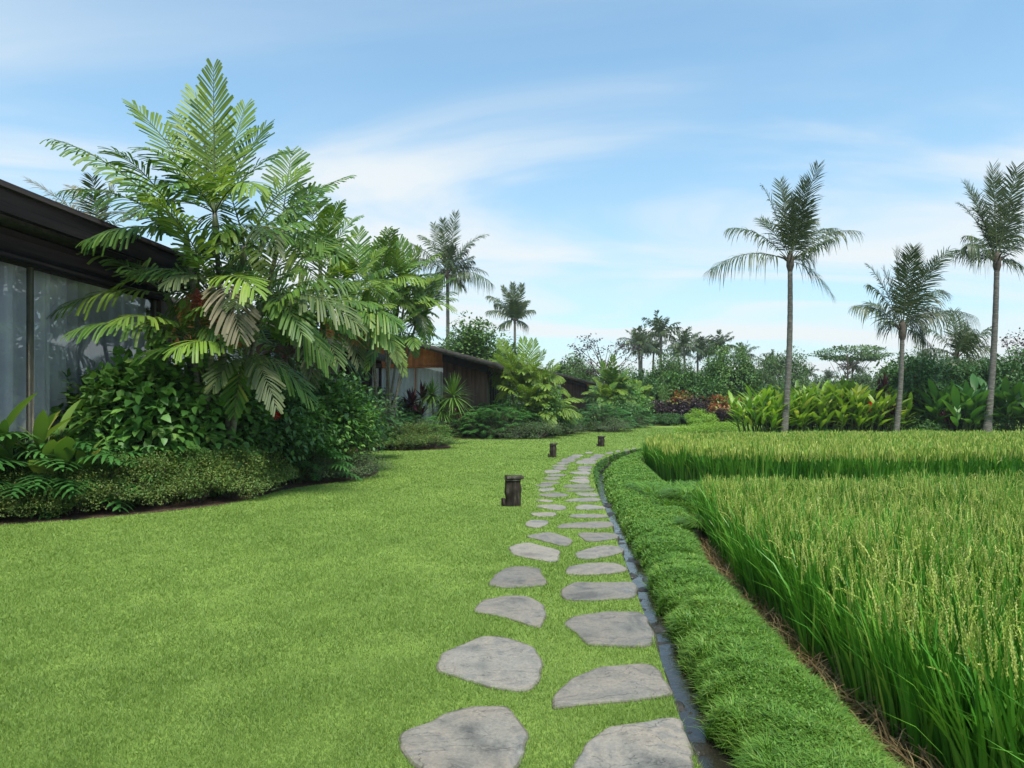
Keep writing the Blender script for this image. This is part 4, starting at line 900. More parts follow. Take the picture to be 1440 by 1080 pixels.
# palm clumps further along
TB = [(450, 380, 16.4), (425, 450, 15.6), (480, 440, 16.8), (405, 500, 15.8), (500, 400, 18)]
FB = [(0, 500, 330, -.3, .2, 1), (2, 548, 395, -.2, .2, 1), (2, 545, 465, -.4, .3, 1), (0, 470, 300, .3, .1, 0), (0, 400, 310, .3, .15, 0), (2, 530, 430, -.8, .3, 0), (1, 475, 510, -1, .35, 0), (1, 500, 470, -.8, .3, 0), (4, 540, 350, .2, .15, 1),
      (4, 505, 325, .4, .08, 0), (2, 505, 510, -.6, .4, 2), (1, 440, 540, -.6, .4, 2), (0, 430, 330, .8, .1, 1), (4, 555, 410, .2, .3, 0), (4, 470, 340, -1, .25, 1)]
cluster_palm('cluster_palm', (X(450, 16.6), 16.6, 0), TB, FB, 'feather palm clump with yellow-green arching fronds between the tallest clump and the middle villa', 'palm', 4, 46, 'clustering feather palms', L=.64, w=.023)
TC = [(535, 400, 26.5), (515, 440, 26), (560, 430, 27), (545, 480, 26), (520, 350+60, 27.5), (575, 470, 27.5), (572, 402, 27.8), (588, 440, 28)]
FC = [(6, 562, 338, 0, .04, 0), (6, 588, 350, 0, .12, 1), (6, 610, 385, .2, .25, 0), (6, 545, 352, .2, .1, 0), (7, 614, 412, .2, .25, 0), (7, 615, 445, 0, .35, 0), (7, 605, 395, .4, .15, 1), (6, 598, 430, -.6, .4, 0), (7, 600, 485, -.4, .4, 0), (0, 535, 342, 0, .03, 0), (0, 575, 365, .2, .12, 0), (0, 600, 368, .4, .18, 0), (2, 608, 420, 0, .28, 0), (2, 590, 395, -.3, .3, 1), (2, 598, 462, -.3, .4, 2), (0, 500, 375, .2, .12, 0), (1, 485, 400, 0, .2, 0), (3, 568, 525, -.5, .4, 1),
      (5, 585, 500, -.3, .35, 0), (3, 560, 510, -.6, .4, 1), (3, 515, 520, -.6, .4, 0), (1, 490, 455, -.3, .3, 0), (4, 520, 352, .4, .05, 1), (4, 560, 345, .8, .08, 0), (2, 575, 410, -.7, .2, 0)]
cluster_palm('cluster_palm', (X(540, 26.8), 26.8, 0), TC, FC, 'feather palm clump left of the white curtain with bare stems showing below', 'palm', 5, 66, 'clustering feather palms', els=1.15, L=.70, w=.026)
# bright palm by the dark timber wall, small far ones
TD = [(728, 545, 38), (745, 530, 38.5), (715, 530, 38.6), (762, 545, 38), (740, 568, 37.4), (768, 578, 37.2)]
FD = [(1, 700, 485, 0, .15, 1), (1, 735, 478, .2, .05, 1), (1, 765, 495, 0, .1, 1), (2, 690, 505, -.2, .25, 1), (3, 790, 535, -.3, .3, 1), (3, 785, 515, .2, .2, 1), (0, 700, 560, -.6, .4, 1), (4, 745, 600, -.6, .3, 0), (4, 768, 590, -.5, .4, 1), (3, 800, 555, -.2, .4, 1), (2, 705, 480, .5, .1, 1), (1, 750, 480, .4, .05, 1)]
cluster_palm('cluster_palm', (X(738, 38), 38, 0), TD, FD, 'bright yellow-green feathery palm right of the dark timber wall', 'palm', 6, 90, 'clustering feather palms', L=.62, w=.024, mats=('palm_light', 'palm_light', 'palm', 'palm_dull'))
TE = [(860, 548, 52), (872, 558, 52), (852, 562, 51)]
FE = [(0, 845, 510, 0, .1, 0), (0, 862, 500, 0, .05, 1), (0, 882, 520, 0, .1, 0), (1, 895, 545, 0, .25, 0), (2, 838, 535, 0, .2, 1)]
cluster_palm('cluster_palm', (X(860, 52), 52, 0), TE, FE, 'feathery green palm clump right of the farthest villa', 'palm', 8, 60, 'clustering feather palms', L=.65, w=.032)
TF = [(888, 560, 57), (898, 565, 57)]
cluster_palm('cluster_palm', (X(892, 57), 57, 0), TF, [(0, 880, 535, 0, .1, 1), (0, 900, 538, 0, .1, 1)], 'small pale feathery palm at the right end of the left-hand shrubbery', 'palm', 9, 26, 'clustering feather palms', L=.7, w=.06, mats=('palm_light', 'palm_light', 'palm', 'palm_dull'))

def coconut(crown, Y, base_px, tips, label, r0=.17, r1=.11, seed=0, bend=0., Lm=1.0, extra=3, base_z=-.05, w=.024, group='tall coconut palms', rag=.16, flare=1.5):
    r = np.random.RandomState(seed); b = np.array([X(base_px, Y), Y, 0]); t = empty('coconut_palm', tuple(b), 0, label, 'palm', group)
    c = P3(*crown, Y)-b; g = Geo(); lean_tube(g, (0, 0, base_z), c, r0, r1, bend, 12, 46, .07, flare); g.build('trunk', M['cocotrunk'], t, smooth=True)
    g = Geo(); g.tube([c-np.array([0, 0, .5]), c-np.array([0, 0, .2]), c+np.array([0, 0, .25]), c+np.array([0, 0, .55])], [.11, .19, .16, .05], 9)
    for i in range(10):
        a = r.rand()*2*pi; d_ = np.array([math.cos(a), math.sin(a), .7]); g.tube([c+np.array([0, 0, -.1]), c+d_*.35, c+d_*.6+np.array([0, 0, -.05])], [.05, .035, .012], 5)
    g.build('crown_base', M['twig'], t)
    L = [(P3(px, py, Y)-b+np.array([0, (r.rand()-.5)*2.2, 0]), None) for px, py in tips]
    for _ in range(extra):
        a = r.rand()*2*pi; el = .2+r.rand()*1.1; L.append((c+(2.2+r.rand())*np.array([math.cos(a)*math.cos(el)*.8, math.sin(a)*math.cos(el), math.sin(el)]), .1))
    for i, (p, lf) in enumerate(L):
        v = p-c; hor = np.hypot(v[0], v[1])/max(np.linalg.norm(v), .01); lift = lf if lf is not None else .04+.26*min(1, hor*1.35)
        g = frond(c, p, lift, 58, Lm*(.85+.3*r.rand()), w, .40+.9*r.rand()*min(1, hor*1.4), rag, seed*50+i, 'coco', .17, ref=(0.1*math.cos(i), -.45, 1))
        g.build('frond', [M['coco'], M['stem']], t)
    return t
coconut((1111, 368), 34, 1102, [(997, 381), (1028, 318), (1066, 268), (1106, 248), (1137, 244), (1147, 305), (1208, 327), (1171, 413), (1091, 262), (1124, 262), (1187, 316), (1080, 300), (1130, 290)],
        'tall coconut palm with long straight pale trunk at left end of bright leafy hedge', .165, .11, 1, .12, flare=1.25)
coconut((1269, 464), 34, 1259, [(1206, 429), (1221, 372), (1247, 357), (1286, 350), (1321, 357), (1337, 405), (1336, 430), (1372, 445), (1328, 492), (1265, 358), (1222, 400), (1300, 372), (1240, 380)],
        'shorter coconut palm with a mossy trunk between the two tall palms', .14, .10, 2, .08, flare=1.2)
coconut((1402, 368), 34, 1387, [(1341, 352), (1347, 287), (1363, 255), (1386, 240), (1404, 244), (1436, 242), (1455, 300), (1438, 372), (1350, 335), (1462, 335), (1420, 240), (1372, 262), (1375, 300)],
        'tall coconut palm at the right edge with a thick swollen foot', .165, .115, 3, .10, flare=1.7)
coconut((1345, 502), 46, 1345, [(1310, 460), (1330, 440), (1352, 435), (1372, 455), (1385, 490), (1300, 492), (1395, 520), (1365, 470), (1322, 520)],
        'small coconut palm half hidden behind the flowering bushes right of the shorter palm', .16, .12, 4, 0, extra=4, rag=.2)
coconut((629, 385), 57, 627, [(561, 343), (609, 313), (641, 301), (685, 333), (683, 380), (693, 401), (612, 402), (650, 405), (596, 392), (575, 364), (590, 330), (624, 312), (665, 345), (660, 392)],
        'tall slender coconut palm rising behind the orange-soffit villa', .17, .13, 5, .1, Lm=1.05, extra=7, w=.03, rag=.15)
coconut((724, 452), 88, 724, [(685, 438), (686, 415), (707, 403), (721, 398), (734, 400), (743, 421), (751, 435), (703, 460), (742, 456), (697, 425)],
        'smaller coconut palm on the skyline above the bright feathery palm', .2, .15, 6, 0, Lm=1.1, extra=7, w=.045, rag=.05)
# pale grey palm behind the near villa roof
gp = empty('palm_tree', (X(150, 22), 22, 0), 0, 'pale dry-looking palm showing over the roof of the nearest villa', 'palm')
g = Geo(); c = P3(140, 330, 22)-np.array(gp.location); lean_tube(g, (0, 0, -.05), c, .12, .09, 0, 9, 20); g.build('trunk', M['palmtrunk'], gp, smooth=True)
for i, (px, py) in enumerate(((38, 252), (62, 280), (100, 262), (130, 250), (160, 262), (200, 300), (90, 300))):
    frond(c, P3(px, py, 22+(i % 3)-1)-np.array(gp.location), .12, 40, .62, .02, .3, .05, 900+i, 'coco', .13).build('frond', [M['palm_dry' if i < 3 else 'palm_dull'], M['stem']], gp)

# far coconut palms: small, trunk + crown
def far_palm(seed):
    def mk():
        r = np.random.RandomState(seed); t = empty('coconut_palm'); g = Geo(); lean_tube(g, (0, 0, -.3), (.3, 0, 9), .2, .13, .25, 7, 10); g.build('trunk', M['cocotrunk'], t, smooth=True)
        g = Geo(); c = np.array([.3, 0, 9.])
        for i in range(19):
            a = i*2.4; el = 1.25-1.75*i/19+r.randn()*.15; v = np.array([math.cos(a)*math.cos(el), math.sin(a)*math.cos(el), math.sin(el)])*(2.0+.9*r.rand())
            g.merge(frond(c, c+v, .08+.22*math.cos(el), 20, .8, .06, .7, .1, seed*30+i, 'coco', .1))
        g.build('crown', [M['coco'], M['stem']], t); return t
    return mk
FP = [(898, 487, 105, 1), (905, 494, 112, 2), (936, 474, 100, 1), (925, 498, 115, 2), (962, 490, 108, 1), (985, 494, 120, 2), (1003, 500, 118, 1), (1018, 492, 110, 2), (1082, 515, 95, 1), (1090, 522, 100, 2), (1198, 520, 92, 1), (1140, 530, 130, 2), (1168, 534, 125, 1), (1290, 520, 85, 2), (955, 502, 125, 2), (1045, 505, 120, 1)]
FP.sort()
for i, (px, py, Y, k) in enumerate(FP):
    H = Z(py-2, Y)
    place('farpalm%d' % k, far_palm(k+20), (X(px, Y)-.3*H/9, Y, 0), i*1.3, H/9, 'small distant coconut palm on the skyline, %s from the left' % ('first' if i == 0 else ORD[i]), 'palm', 'distant coconut palms on the skyline')

# ------------------------------------------------------------------ trees
def tree(seed, H=6.5, rad=(2.3, 2.3, 2.4), n=15000, leaf=.25, mat='tree', ncl=60, trunk=.14, cr=.22, flat=1.0, bare=False):
    def mk():
        r = np.random.RandomState(seed); t = empty('tree'); g, c = cloud(n, rad, leaf, T4, ncl, cr, 0, seed, .3, True)
        cz = H-rad[2]*1.12; gg = Geo(); gg.merge(g, None, (0, 0, cz)); gg.build('crown', M[mat], t)
        g = Geo(); top = np.array([.15, 0, cz-.1*rad[2]]); lean_tube(g, (0, 0, -.1), top, trunk, trunk*.6, .15, 8, 10, .1, 1.4)
        for i in range(min(ncl, 20)):
            e = c[i]*np.array(rad)*1.0+np.array([0, 0, cz]); b = np.array([0, 0, cz*(.35+.5*r.rand())]); m = (b+e)/2+np.array([0, 0, .12*rad[2]]); tt = np.linspace(0, 1, 7)[:, None]
            g.tube((1-tt)**2*b+2*tt*(1-tt)*m+tt*tt*e, trunk*.38*(1.1-.9*tt[:, 0]), 5)
        g.build('trunk', M['twig'], t, smooth=True); return t
    return mk
KT = {'a': tree(31), 'b': tree(32, 6.5, (2.2, 2.2, 2.9), 14000, .21, 'tree', 70), 'c': tree(33, 6.5, (2.8, 2.8, 2.3), 8000, .30, 'tree_far', 50), 'd': tree(34, 6.5, (3.1, 3.1, .62), 2600, .22, 'tree_far', 30, .09, .16),
      'e': tree(35, 6.5, (2.3, 2.3, 2.3), 13000, .19, 'tree', 60, .12), 'f': tree(36, 6.5, (3.0, 3.0, 2.9), 13000, .26, 'tree_far', 70, .16), 's': tree(37, 6.5, (2.4, 2.2, 1.5), 900, .16, 'purple', 34, .08, .12)}
TREES = [  # px, top y, depth, kind, xy stretch, label
 (675, 458, 48, 'b', 1.2, 'leafy green tree behind the timber villa, left of the bright feathery palm'),
 (650, 480, 50, 'e', 1.0, 'lower leafy tree just behind the villa roof'),
 (848, 476, 62, 's', 1.5, 'sparse flat-topped tree with dark twigs above the farthest villa'),
 (805, 505, 76, 'a', .9, 'rounded tree behind the roof of the farthest villa'),
 (822, 515, 72, 'b', .8, 'upright green tree just right of the farthest villa roof'),
 (880, 520, 70, 'a', .8, 'dark rounded tree at the back of the lawn left of the tallest dark trees'),
 (910, 532, 68, 'e', .8, 'low dark tree behind the clipped hedge at the back of the lawn'),
 (938, 503, 68, 'b', .85, 'tall dense dark tree in the middle of the back row'),
 (960, 514, 66, 'a', .8, 'broad dark tree next to the tall dense one at the back of the lawn'),
 (978, 527, 72, 'f', .7, 'dusky tree behind the clipped round shrub'),
 (928, 545, 62, 'e', .75, 'small leafy tree with a thin trunk at the back edge of the lawn'),
 (1028, 494, 66, 'a', .95, 'round-crowned light green tree left of the first tall coconut palm'),
 (1000, 522, 78, 'f', .8, 'tree partly hidden behind the round-crowned light green tree'),
 (1062, 520, 84, 'f', .8, 'grey-green tree between the round-crowned tree and the first coconut trunk'),
 (1100, 500, 88, 'f', .9, 'domed dark tree just behind the first tall coconut trunk'),
 (1125, 525, 95, 'c', .8, 'low distant tree right of the first coconut trunk'),
 (1160, 535, 110, 'c', .8, 'low distant tree under the left side of the umbrella-crowned tree'),
 (1192, 492, 88, 'd', 1.15, 'umbrella-crowned tree with thin spreading layers on the skyline'),
 (1215, 525, 84, 'c', .7, 'small round tree right of the umbrella-crowned tree'),
 (1245, 530, 90, 'c', .8, 'distant tree left of the shorter coconut trunk'),
 (1300, 500, 52, 'c', .9, 'loose grey-green tree behind the flowering bushes'),
 (1370, 505, 56, 'f', .9, 'broad tree behind the gap between two coconut trunks'),
 (1425, 470, 46, 's', 1.2, 'thin twiggy tree at the right edge beside the last coconut palm'),
 (1450, 500, 50, 'a', 1.0, 'dark green tree cut by the right edge of the picture'),
 (862, 545, 66, 'e', .7, 'small dark tree behind the feathery palm clump by the farthest villa'),
 (620, 500, 62, 'f', 1.0, 'tree behind the middle villa below the slender coconut palm'),
 (560, 480, 60, 'f', 1.1, 'tree hidden behind the palm clump left of the villas'),
]
for i, (px, py, Y, k, st, lb) in enumerate(TREES):
    s_ = Z(py, Y)/6.5*1.06; place('tree'+k, KT[k], (X(px, Y), Y, 0), i*2.1, (s_*st, s_*st, s_), lb, 'tree', 'trees behind the lawn')
# far wood that closes the horizon
g = Geo()
for i in range(150):
    a = R(-62+i*124/150+rs.randn()*.4); D = 118+35*rs.rand(); H = 4.5+3.5*rs.rand(); q_, _ = cloud(620, (4.5, 4.5, H), .85, T4, 22, .24, .45, 5000+i, skirt=True); g.merge(q_, None, (math.sin(a)*D, math.cos(a)*D, -.2))
tag(g.build('distant_wood', M['tree_far']), 'low far-off wood closing the horizon beyond the garden', 'wood', kind='stuff')

# ------------------------------------------------------------------ near shrubs, left bed
SH = {
 'heart': shrub('heart', 2800, (.85, .8, 2.0), .15, TH, 'hib', 41, 60, .20, .5),
 'glossy': shrub('glossy', 3600, (.95, .9, 2.0), .115, T4, 'hib', 42, 60, .20, .5),
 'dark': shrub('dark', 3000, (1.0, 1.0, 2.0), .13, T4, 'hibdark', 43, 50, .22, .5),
 'border': shrub('border', 9000, (.62, .55, .80), .030, TS, 'box', 44, 70, .20, .42, name='border_shrub'),
 'border2': shrub('border2', 9000, (.62, .55, .80), .030, TS, 'box', 144, 60, .22, .42, name='border_shrub'),
 'grey': shrub('grey', 6000, (.60, .5, .55), .030, TS, 'greybox', 45, 50, .25, .42, name='border_shrub'),
 'lime': shrub('lime', 7000, (.95, .95, 1.3), .07, TS, 'lime', 46, 70, .18, .5),
 'croton': shrub('croton', 3000, (.9, .9, 1.5), .2, T4, 'croton', 47, 40, .25, .5),
 'purple': shrub('purple', 4000, (1.1, .9, 1.6), .13, T4, 'purple', 48, 40, .25, .5),
 'bigdark': shrub('bigdark', 9000, (1.4, 1.3, 3.4), .16, T4, 'hibdark', 49, 80, .20, .5, flowers=9),
 'hedge': shrub('hedge', 7000, (1.6, .7, 1.0), .10, TS, 'hibdark', 50, 60, .20, .45, name='hedge'),
}
def put(key, px, Y, h, wx, lb, cat, grp, rot=None, base=None):
    hb = {'heart': 2.0, 'glossy': 2.0, 'dark': 2.0, 'border': .8, 'border2': .8, 'grey': .55, 'lime': 1.3, 'croton': 1.5, 'purple': 1.6, 'bigdark': 3.4, 'hedge': 1.0}[key]
    s_ = h/hb; place('sh'+key, SH[key], (X(px, Y), Y, 0), (px*.37) % 6.28 if rot is None else rot, (wx*s_, wx*s_, s_), lb, cat, grp)
BG = 'low clipped border shrubs along the near bed'
for i, (px, Y, h, wx, lb) in enumerate([
   (-30, 9.6, .75, 1.3, 'low dark small-leaved border shrub at the far left edge of the picture'), (40, 9.95, .72, 1.2, 'low border shrub in front of the split-leaf plants, second from the left edge'),
   (105, 10.25, .70, 1.2, 'low border shrub beneath the yellowing leaf plant'), (165, 10.6, .80, 1.15, 'olive border shrub in front of the heart-leaved bush'),
   (222, 11.0, .82, 1.1, 'reddish-olive border shrub in the middle of the low front row'), (275, 11.45, .84, 1.1, 'olive border shrub under the fruiting palm stems'),
   (328, 12.05, .90, 1.1, 'tallest pale olive border shrub at the right end of the front row'), (372, 13.0, .78, 1.0, 'last border shrub of the front row, beside the bare mulch corner')]):
    put('border' if i % 2 else 'border2', px, Y, h, wx, lb, 'shrub', BG)
put('grey', 445, 14.7, .55, 1.15, 'low grey-green shrub with tiny flowers, left of a pair on the mulch corner', 'shrub', 'grey-green border shrubs')
put('grey', 492, 15.5, .60, 1.25, 'low grey-green shrub on the rounded tip of the near bed', 'shrub', 'grey-green border shrubs')
for (k, px, Y, h, wx, lb) in [
   ('heart', 150, 12.0, 2.05, 1.0, 'heart-leaved green bush right of the yellowing leaf plant'), ('heart', 222, 12.1, 2.45, .95, 'tallest heart-leaved bush below the villa corner post'),
   ('heart', 290, 12.6, 2.2, 1.05, 'heart-leaved bush around the stems of the tallest palm clump'), ('dark', 355, 13.4, 2.0, 1.1, 'dark leafy bush beneath the hanging pale fronds'),
   ('glossy', 410, 14.9, 1.9, 1.0, 'glossy dark bush bearing one red flower'), ('glossy', 455, 15.9, 2.2, 1.05, 'glossy light green bush rising to the right of the red flower'),
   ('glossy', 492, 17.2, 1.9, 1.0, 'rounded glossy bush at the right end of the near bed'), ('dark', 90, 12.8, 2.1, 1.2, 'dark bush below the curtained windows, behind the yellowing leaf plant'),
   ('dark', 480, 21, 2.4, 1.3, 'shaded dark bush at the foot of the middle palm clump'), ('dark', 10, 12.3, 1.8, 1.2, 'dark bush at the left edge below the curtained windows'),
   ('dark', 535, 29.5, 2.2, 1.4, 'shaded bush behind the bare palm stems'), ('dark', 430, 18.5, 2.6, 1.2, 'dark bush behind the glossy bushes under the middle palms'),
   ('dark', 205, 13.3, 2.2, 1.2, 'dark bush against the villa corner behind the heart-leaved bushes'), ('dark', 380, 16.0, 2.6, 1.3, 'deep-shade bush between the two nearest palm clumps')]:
    put(k, px, Y, h, wx, lb, 'bush', 'leafy bushes in the near beds')
fl = empty('hibiscus_flower', (X(388, 13.75), 13.75, 0)); tag(fl, 'single bright red hibiscus flower on its twig left of the glossy light bush', 'flower')
r_ = np.random.RandomState(3); flower(np.array([0, 0, Z(585, 13.75)]), .11, fl, r_); flower(np.array([.05, 0, Z(583, 13.75)-.03]), .08, fl, r_)
g = Geo(); g.tube([(0, .5, .8), (0, .2, 1.2), (0, .02, Z(585, 13.75))], .006, 5); g.build('stem', M['stem'], fl)

# philodendron with deeply split leaves
def split_leaf():
    V, Q = [], []; g = Geo(); n = 7
    cx_ = lambda u: np.array([0, u, .10*math.sin(u*2.6)-.30*u*u])
    P, Sd, rr = [], [], []
    k = 5; t = np.linspace(0, 1, k)
    P.append(np.array([cx_(u) for u in t])); Sd.append([1, 0, 0]); W_ = [np.array([.05, .11, .10, .07, .01])]
    for i in range(n):
        u = .02+.86*i/(n-1); L = .42*math.sin(.65+2.15*i/(n-1)*.95)+.08
        for s_ in (-1, 1):
            d_ = unit(np.array([s_*(1.0-.35*u), -.25+1.15*u, .10])); p = cx_(u)+d_*(L*t)[:, None]; p[:, 2] -= .22*L*t**2*2
            P.append(p); Sd.append(unit(np.cross(d_, [0, 0, 1]))); W_.append(np.array([.055, .05, .045, .038, .008]))
    g.strips(np.array(P), np.array(Sd, float), np.array(W_), np.full(len(P), .5)); return g
SPL = split_leaf(); SPV = np.concatenate(SPL.v); SPF = [np.concatenate(SPL.f)]
PADDLE = Geo(); tt_ = np.linspace(0, 1, 7); PADDLE.strips(np.array([[(0, u, -.28*u*u) for u in tt_]]), np.array([[1., 0, 0]]), np.array([.02, .10, .13, .135, .12, .075, .004]), np.array([.5]), .22)
PDV = np.concatenate(PADDLE.v); PDF = [np.concatenate(PADDLE.f)]
def philo(seed, n=34, pet=.62, leaf=.55, mat='philo', up=.55):
    def mk():
        r = np.random.RandomState(seed); t = empty('philodendron'); a = np.arange(n)*2.4+r.randn(n)*.2; el = np.clip(1.35-1.35*np.arange(n)/n+r.randn(n)*.12, -.05, 1.4)
        L = pet*(.8+.4*r.rand(n)); d_ = np.column_stack([np.cos(a)*np.cos(el), np.sin(a)*np.cos(el), np.sin(el)]); e = d_*L[:, None]+np.array([0, 0, .18]); e[:, 2] = np.maximum(e[:, 2], .12)
        out = np.column_stack([np.cos(a), np.sin(a), .35*np.sin(el)-.15]); g = Geo()
        g.stamp(SPV, SPF, frames(out, np.column_stack([np.cos(a)*.4, np.sin(a)*.4, np.ones(n)])+r.randn(n, 3)*.15)*(leaf*(.8+.4*r.rand(n)))[:, None, None], e, np.clip(.4+.25*r.randn(n), 0, 1)); g.build('foliage', M[mat], t)
        g = Geo()
        for i in range(n): g.tube([(0, 0, -.02), e[i]*.55+np.array([0, 0, .06]), e[i]], [.014, .011, .008], 5)
        g.build('stem', M['stem'], t); return t
    return mk
PH = [philo(61), philo(62, 40, .75, .5), philo(63, 110, .85, .26), philo(64, 110, .80, .28)]
for i, (px, Y, s_, lb) in enumerate([
   (5, 10.25, 1.15, 'split-leaf plant at the left edge above the low border'), (60, 10.35, 1.15, 'large split-leaf plant left of the yellowing leaf plant, over the border'),
   (135, 10.9, 1.0, 'split-leaf plant just below the heart-leaved bush'), (170, 11.25, .9, 'small split-leaf plant peeping over the olive border shrub'), (30, 11.2, 1.3, 'tall split-leaf plant behind the one at the left edge'),
   (560, 27.0, 1.5, 'split-leaf plant behind the low hedge, beneath the bare palm stems'), (588, 27.6, 1.8, 'tallest split-leaf plant in front of the white curtain'), (608, 28.4, 1.4, 'split-leaf plant at the foot of the spiky-headed plant'),
   (655, 35.6, 1.9, 'split-leaf plant beside the deck of the timber villa'), (680, 34.9, 2.1, 'split-leaf plant at the foot of the dark timber wall, left of centre'), (702, 35.0, 2.2, 'split-leaf plant under the right corner of the timber wall'),
   (725, 35.6, 2.0, 'split-leaf plant beneath the bright feathery palm'), (690, 36.6, 2.5, 'tallest split-leaf plant against the dark timber wall'), (748, 36.4, 1.9, 'split-leaf plant at the right end below the bright palm'),
   (716, 37.0, 2.4, 'split-leaf plant deep under the bright palm fronds'), (824, 46, 1.6, 'split-leaf plant in front of the farthest villa wall'), (845, 45.2, 2.2, 'split-leaf plant in the middle of the far bed'),
   (862, 46, 2.0, 'split-leaf plant on the right of the far bed'), (880, 52, 2.2, 'split-leaf plant left of the small pale palm'), (896, 54, 2.0, 'split-leaf plant at the far end of the shrubbery'), (785, 41, 1.8, 'split-leaf plant between the bright palm and the farthest villa'),
   (435, 14.6, .8, 'small split-leaf plant among glossy bushes near the mulch corner')]):
    k_ = i % 2+(2 if Y > 20 else 0); place('ph%d' % k_, PH[k_], (X(px, Y), Y, 0), i*1.7, s_*(1 if Y < 20 else .62 if Y < 31 else .64 if Y < 40 else .72), lb, 'plant', 'split-leaf philodendrons')
# mid-distance mounds
for k, px, Y, h, wx, lb, cat in [
   ('border', 540, 25.6, .85, 1.6, 'left part of the low rounded hedge before the white-curtained villa', 'hedge'), ('border2', 572, 25.8, .95, 1.55, 'middle part of the low rounded hedge before the white-curtained villa', 'hedge'), ('border', 606, 26.3, .95, 1.5, 'right end of the low rounded hedge beside the villa deck', 'hedge'),
   ('grey', 722, 34.1, .75, 1.5, 'low grey-green mound below the split-leaf plants, left of a pair', 'shrub'), ('grey', 755, 34.7, .85, 1.6, 'low grey-green mound at the tip of the third bed', 'shrub'),
   ('dark', 778, 38.0, 1.9, 1.2, 'dark bush right of the bright feathery palm', 'bush'), ('dark', 792, 42, 1.4, 1.1, 'rounded dark bush at the right end of the third bed', 'bush'), ('grey', 800, 40.2, .8, 1.4, 'low grey-green mound right of the third bed', 'shrub'),
   ('grey', 862, 43.4, .9, 1.5, 'low grey-green mound at the tip of the far bed', 'shrub'), ('glossy', 765, 37.2, 2.6, 1.0, 'glossy upright bush under the right side of the bright palm', 'bush'), ('dark', 812, 44.5, 1.3, 1.2, 'dark bush left of the farthest villa wall', 'bush'),
   ('dark', 870, 50, 2.2, 1.2, 'dark bush behind the far bed', 'bush'), ('grey', 893, 52, .9, 1.3, 'grey-green mound at the end of the far shrubbery', 'shrub'), ('glossy', 882, 55, 3.2, 1.2, 'tall loose bush at the end of the far shrubbery', 'bush'),
   ('hedge', 915, 58, 1.0, 1.2, 'left part of the dark clipped hedge at the back of the lawn', 'hedge'), ('hedge', 945, 58.5, 1.0, 1.2, 'middle part of the dark clipped hedge at the back of the lawn', 'hedge'), ('hedge', 972, 58, .95, 1.2, 'right part of the dark clipped hedge at the back of the lawn', 'hedge'),
   ('purple', 908, 61, 2.2, 1.2, 'blackish purple shrub behind the left of the clipped hedge', 'shrub'), ('purple', 935, 61.5, 2.2, 1.2, 'blackish purple shrub behind the middle of the clipped hedge', 'shrub'), ('purple', 965, 61, 2.4, 1.2, 'purple shrub behind the right of the clipped hedge', 'shrub'),
   ('croton', 950, 62.5, 2.6, 1.2, 'red and yellow croton above the purple shrubs', 'shrub'), ('lime', 985, 50.5, 1.45, 1.05, 'bright green clipped round shrub standing on the lawn', 'shrub'),
   ('croton', 1010, 62, 2.3, 1.1, 'red-leaved croton right of the clipped round shrub', 'shrub'), ('croton', 1035, 62.5, 2.1, 1.2, 'red croton in the middle of the colourful row', 'shrub'), ('purple', 1022, 60.5, 1.5, 1.3, 'low dark purple shrub before the crotons', 'shrub'), ('croton', 1060, 61, 2.0, 1.2, 'red croton left of the bright leafy hedge', 'shrub'),
   ('purple', 1048, 59.5, 1.4, 1.3, 'low dark purple shrub right of the croton row', 'shrub'), ('glossy', 1000, 64, 4.2, 1.1, 'yellow-green loose bush behind the crotons', 'bush'), ('dark', 975, 64, 4.4, 1.1, 'dark bush behind the clipped round shrub', 'bush'), ('glossy', 945, 64, 4.6, 1.1, 'tall leafy bush in the back row behind the croton', 'bush'), ('dark', 905, 64, 4.6, 1.1, 'tall dark bush at the left of the back row', 'bush'), ('dark', 1050, 66, 4.5, 1.3, 'tall dark bush behind the right crotons', 'bush')]:
    put(k, px, Y, h, wx, lb, cat, 'shrubs and hedges around the far lawn')
# bright flat mounds beyond the rice
for px, Y, sx, h, lb in ((1035, 47, 4.2, .55, 'broad bright green ground-cover mound beyond the rice'), (1010, 42, 2.6, .35, 'lower bright green mound just behind the far rice')):
    g, _ = cloud(9000, (sx, 1.6, h), .09, TS, 160, .14, .3, 77, skirt=True); o = g.build('ground_cover', M['lime']); o.location = (X(px, Y), Y, 0); tag(o, lb, 'ground cover', 'ground-cover mounds')

